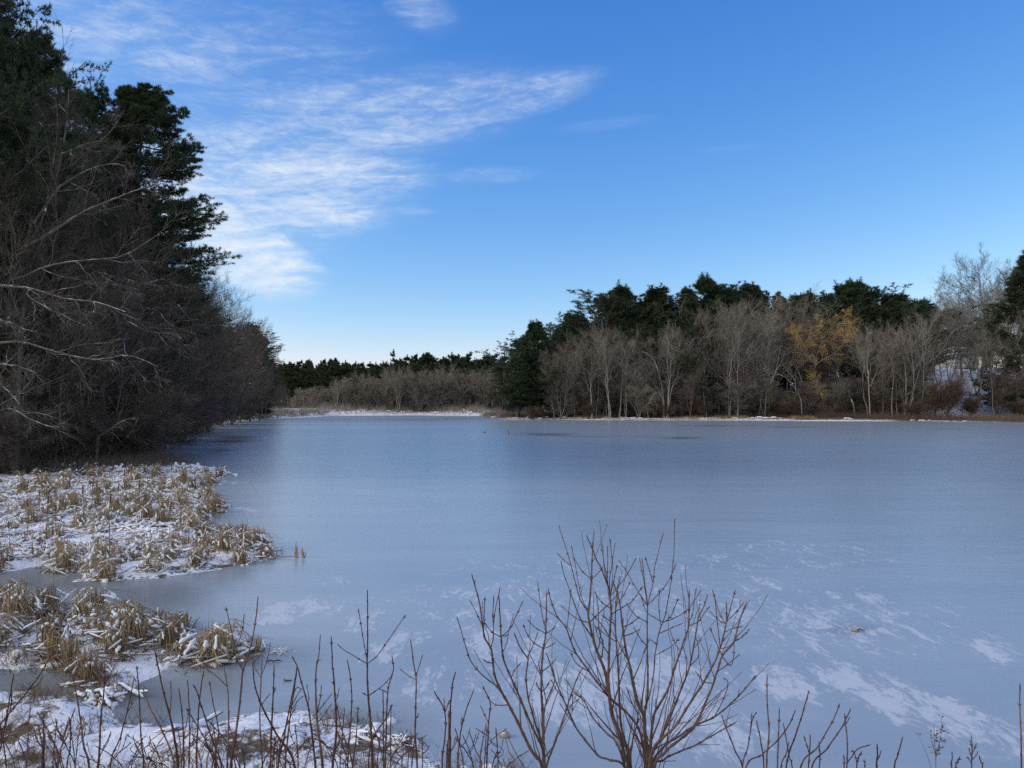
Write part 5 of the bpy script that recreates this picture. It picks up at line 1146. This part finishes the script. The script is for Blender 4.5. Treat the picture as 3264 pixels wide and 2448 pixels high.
# a scatter of thinner shoots low along the bank
rs = np.random.default_rng(90)
for i in range(30):
    x = ([60, 150, 240, 330, 420, 470, 560, 620, 680, 760, 860, 905, 960, 1010, 1040, 1075] + [25, 105, 195, 285, 375, 445, 515, 590, 650, 720, 810, 500, 345, 125])[i] * K
    h = rs.uniform(60, 190); ln = rs.normal(0, 35)
    stems = []
    for q in range(2 + i % 2):
        o = rs.normal(0, 28); h2 = h * rs.uniform(.6, 1.1); l2 = ln + rs.normal(0, 35)
        main = [(x + o, 2470), (x + o + l2 * .4, 2448 - h2 * .5), (x + o + l2, 2448 - h2)]
        m = main[1]; stems.append((.0035, [main, [m, (m[0] + rs.choice([-1, 1]) * 18, m[1] - 25), (m[0] + rs.choice([-1, 1]) * 28, m[1] - 60)]]))
    shrub('shoot', (0, 0, 1), rs.uniform(3.7, 4.4), stems, "fine short reddish shoot low among the taller shoots at lower left", 600 + i, 'shoot', group='fine short shoots at the bottom')
# dry weed with seed heads
def weed():
    d = 3.5; pp = np.array(px_line(Q2, [(1515, 1690), (1512, 1560), (1502, 1450), (1500, 1345)])); w = at(pp[:, 0], pp[:, 1], np.full(4, d))
    bx = w[0][0]; bz = gz(bx, d); B = np.array([bx, d, bz]); rg = np.random.default_rng(95)
    r = empty('dry_weed', tuple(B)); mb = MB(); hd = MB()
    def br(pts, r0):
        P_ = catmull(np.array(pts), 12); mb.tubes((P_ - B)[None], (r0 * (1 - .6 * np.linspace(0, 1, 12)))[None], 5); return P_
    main = br(np.vstack([B + [0, 0, -.05], w]), .0026)
    q2 = np.array(px_line(Q2, [(1512, 1600), (1540, 1480), (1555, 1400), (1556, 1310)])); b2 = br(at(q2[:, 0], q2[:, 1], np.full(4, d)), .0018)
    q3 = np.array(px_line(Q2, [(1510, 1560), (1485, 1470), (1470, 1400)])); b3 = br(at(q3[:, 0], q3[:, 1], np.full(3, d)), .0014)
    q4 = np.array(px_line(Q2, [(1490, 1690), (1450, 1560), (1410, 1470), (1385, 1410)])); b4 = br(at(q4[:, 0], q4[:, 1], np.full(4, d)), .0011)
    for ln_, m in ((main[6:], 16), (b2[3:], 26), (b3[3:], 10), (b4[10:], 2)):
        for k in range(m):
            c = ln_[rg.integers(len(ln_))] + rg.normal(0, .012, 3); dv = rg.normal(0, 1, 3); dv /= np.linalg.norm(dv); s = rg.uniform(.003, .007)
            hd.tubes((np.array([c - dv * s, c - dv * s * .4, c + dv * s * .4, c + dv * s]) - B)[None], np.array([[.0006, s * .55, s * .5, .0006]]), 5)
            j = ln_[np.linalg.norm(ln_ - c, axis=1).argmin()]; mb.tubes(np.linspace(j, c, 3)[None] - B, np.full((1, 3), .0006), 3)
    link('stem', mb.mesh('stem', M['reed_dark']), r); link('seed_heads', hd.mesh('seed_heads', M['reed_dark']), r)
    tag(r, "dry brown weed with crumbling seed heads at lower right", 'weed')
weed()

# ------------------------------------------------------------------ sky, sun, camera
SUN_EL, SUN_AZ = 24, -98           # azimuth from the view direction, negative to the left
w = bpy.data.worlds.new('World'); sc.world = w; w.use_nodes = True
nt = w.node_tree; nt.nodes.clear()
out = nt.nodes.new('ShaderNodeOutputWorld'); bg = nt.nodes.new('ShaderNodeBackground'); nt.links.new(bg.outputs[0], out.inputs[0])
SKY = 0.11
bg.inputs[1].default_value = SKY
sky = nt.nodes.new('ShaderNodeTexSky'); sky.sky_type = 'NISHITA'; sky.sun_disc = False
sky.sun_elevation = math.radians(SUN_EL); sky.sun_rotation = math.radians(SUN_AZ)
sky.altitude = 50; sky.air_density = 1.0; sky.dust_density = .3; sky.ozone_density = 3.0
tc = nt.nodes.new('ShaderNodeTexCoord'); sp = nt.nodes.new('ShaderNodeSeparateXYZ'); nt.links.new(tc.outputs['Generated'], sp.inputs[0])
az = math_(nt, 'ARCTAN2', sp.outputs[0], sp.outputs[1]); el = math_(nt, 'ARCSINE', sp.outputs[2])
def ang(x22, y22):
    r, y, z = ray(x22 * K, y22 * K); n = math.sqrt(r * r + y * y + z * z)
    return math.atan2(r, y), math.asin(z / n)
def cloud_blob(x22, y22, rx, ry, amp, rot):
    a0, e0 = ang(x22, y22); s = K / F
    c, n = math.cos(math.radians(rot)), math.sin(math.radians(rot))
    da = math_(nt, 'SUBTRACT', az, a0); de = math_(nt, 'SUBTRACT', el, e0)
    u = math_(nt, 'ADD', math_(nt, 'MULTIPLY', da, c / (rx * s)), math_(nt, 'MULTIPLY', de, n / (rx * s)))
    v = math_(nt, 'ADD', math_(nt, 'MULTIPLY', da, -n / (ry * s)), math_(nt, 'MULTIPLY', de, c / (ry * s)))
    q = math_(nt, 'ADD', math_(nt, 'MULTIPLY', u, u), math_(nt, 'MULTIPLY', v, v))
    return math_(nt, 'MULTIPLY', ramp(nt, q, 1.7, 0.0), amp)
CL = [(230, 80, 330, 95, .34, 0), (620, 100, 180, 40, .26, 0), (560, 390, 330, 150, .44, 6), (760, 260, 430, 95, .36, 10), (1120, 215, 190, 42, .36, 14), (480, 515, 200, 85, .80, -24), (560, 560, 140, 24, .62, -8), (600, 360, 340, 60, .50, 0),
      (905, 15, 90, 50, .26, -15), (420, 230, 480, 280, .24, 8), (1310, 268, 110, 14, .20, 4), (1050, 378, 130, 20, .22, 2), (890, 455, 60, 10, .24, 0), (640, 455, 170, 40, .62, 2), (-400, 400, 500, 500, .5, 0), (1580, 320, 70, 8, .15, 0)]
cov = None
for c in CL:
    b_ = cloud_blob(*c); cov = b_ if cov is None else math_(nt, 'MAXIMUM', cov, b_)
cmb = nt.nodes.new('ShaderNodeCombineXYZ'); nt.links.new(math_(nt, 'MULTIPLY', az, 5.0), cmb.inputs[0]); nt.links.new(math_(nt, 'ADD', math_(nt, 'MULTIPLY', el, 26.0), math_(nt, 'MULTIPLY', az, -3.0)), cmb.inputs[1])
n1 = noise(nt, cmb.outputs[0], 1.5, 9, .62, .9)
cmb2 = nt.nodes.new('ShaderNodeCombineXYZ'); nt.links.new(math_(nt, 'MULTIPLY', az, 14.0), cmb2.inputs[0]); nt.links.new(math_(nt, 'MULTIPLY', el, 40.0), cmb2.inputs[1])
n2 = noise(nt, cmb2.outputs[0], 2.6, 9, .68, .6)
nn = math_(nt, 'ADD', math_(nt, 'MULTIPLY', n1, .6), math_(nt, 'MULTIPLY', n2, .4))
wisp = ramp(nt, math_(nt, 'ADD', math_(nt, 'MULTIPLY_ADD', nn, 2.6, -.8), math_(nt, 'MULTIPLY', cov, .8)), .45, 1.6)
fill_veil = math_(nt, 'MULTIPLY', ramp(nt, math_(nt, 'ABSOLUTE', math_(nt, 'SUBTRACT', az, .35)), 1.15, 2.1), math_(nt, 'MULTIPLY_ADD', n1, .9, .35))   # unseen thin overcast behind the viewer, added for neutral fill light
dens = math_(nt, 'MULTIPLY', math_(nt, 'MULTIPLY_ADD', wisp, .9, .11), ramp(nt, cov, 0.0, .5), clamp=True)
sc3 = nt.nodes.new('ShaderNodeSeparateColor'); nt.links.new(sky.outputs[0], sc3.inputs[0])
cc3 = nt.nodes.new('ShaderNodeCombineColor')
for i, (g_, p_) in enumerate(((2.75, 1.6), (1.59, 1.1), (1.37, .62))):      # clear cold winter air: deeper blue overhead, pale at the horizon
    v_ = math_(nt, 'MINIMUM', math_(nt, 'MULTIPLY', sc3.outputs[i], SKY), .75)
    nt.links.new(math_(nt, 'MULTIPLY', math_(nt, 'POWER', v_, p_), g_ / SKY), cc3.inputs[i])
colr = mixc(nt, dens, cc3.outputs[0], (.84 / SKY, .91 / SKY, .98 / SKY))
colr = mixc(nt, math_(nt, 'MULTIPLY', fill_veil, 1.0, clamp=True), colr, (1.02 / SKY, 1.02 / SKY, 1.0 / SKY))
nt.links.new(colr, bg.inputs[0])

sl = bpy.data.lights.new('sun', 'SUN'); sl.energy = 1.5; sl.angle = math.radians(20); sl.color = (1, .92, .8)
so = bpy.data.objects.new('sun', sl); COL.objects.link(so)
e, a = math.radians(SUN_EL), math.radians(SUN_AZ)
dv = Vector((math.sin(a) * math.cos(e), math.cos(a) * math.cos(e), math.sin(e)))
so.rotation_euler = dv.to_track_quat('Z', 'Y').to_euler()

cam = bpy.data.cameras.new('camera'); cam.sensor_fit = 'HORIZONTAL'; cam.angle = math.radians(66); cam.clip_end = 6000; cam.clip_start = .05
co = bpy.data.objects.new('camera', cam); COL.objects.link(co)
co.location = (0, 0, CAMZ); co.rotation_euler = (PI / 2 + TH, 0, 0)
sc.camera = co
sc.view_settings.view_transform = 'Standard'; sc.view_settings.look = 'None'; sc.view_settings.exposure = 0; sc.view_settings.gamma = 1
sc.cycles.use_denoising = False
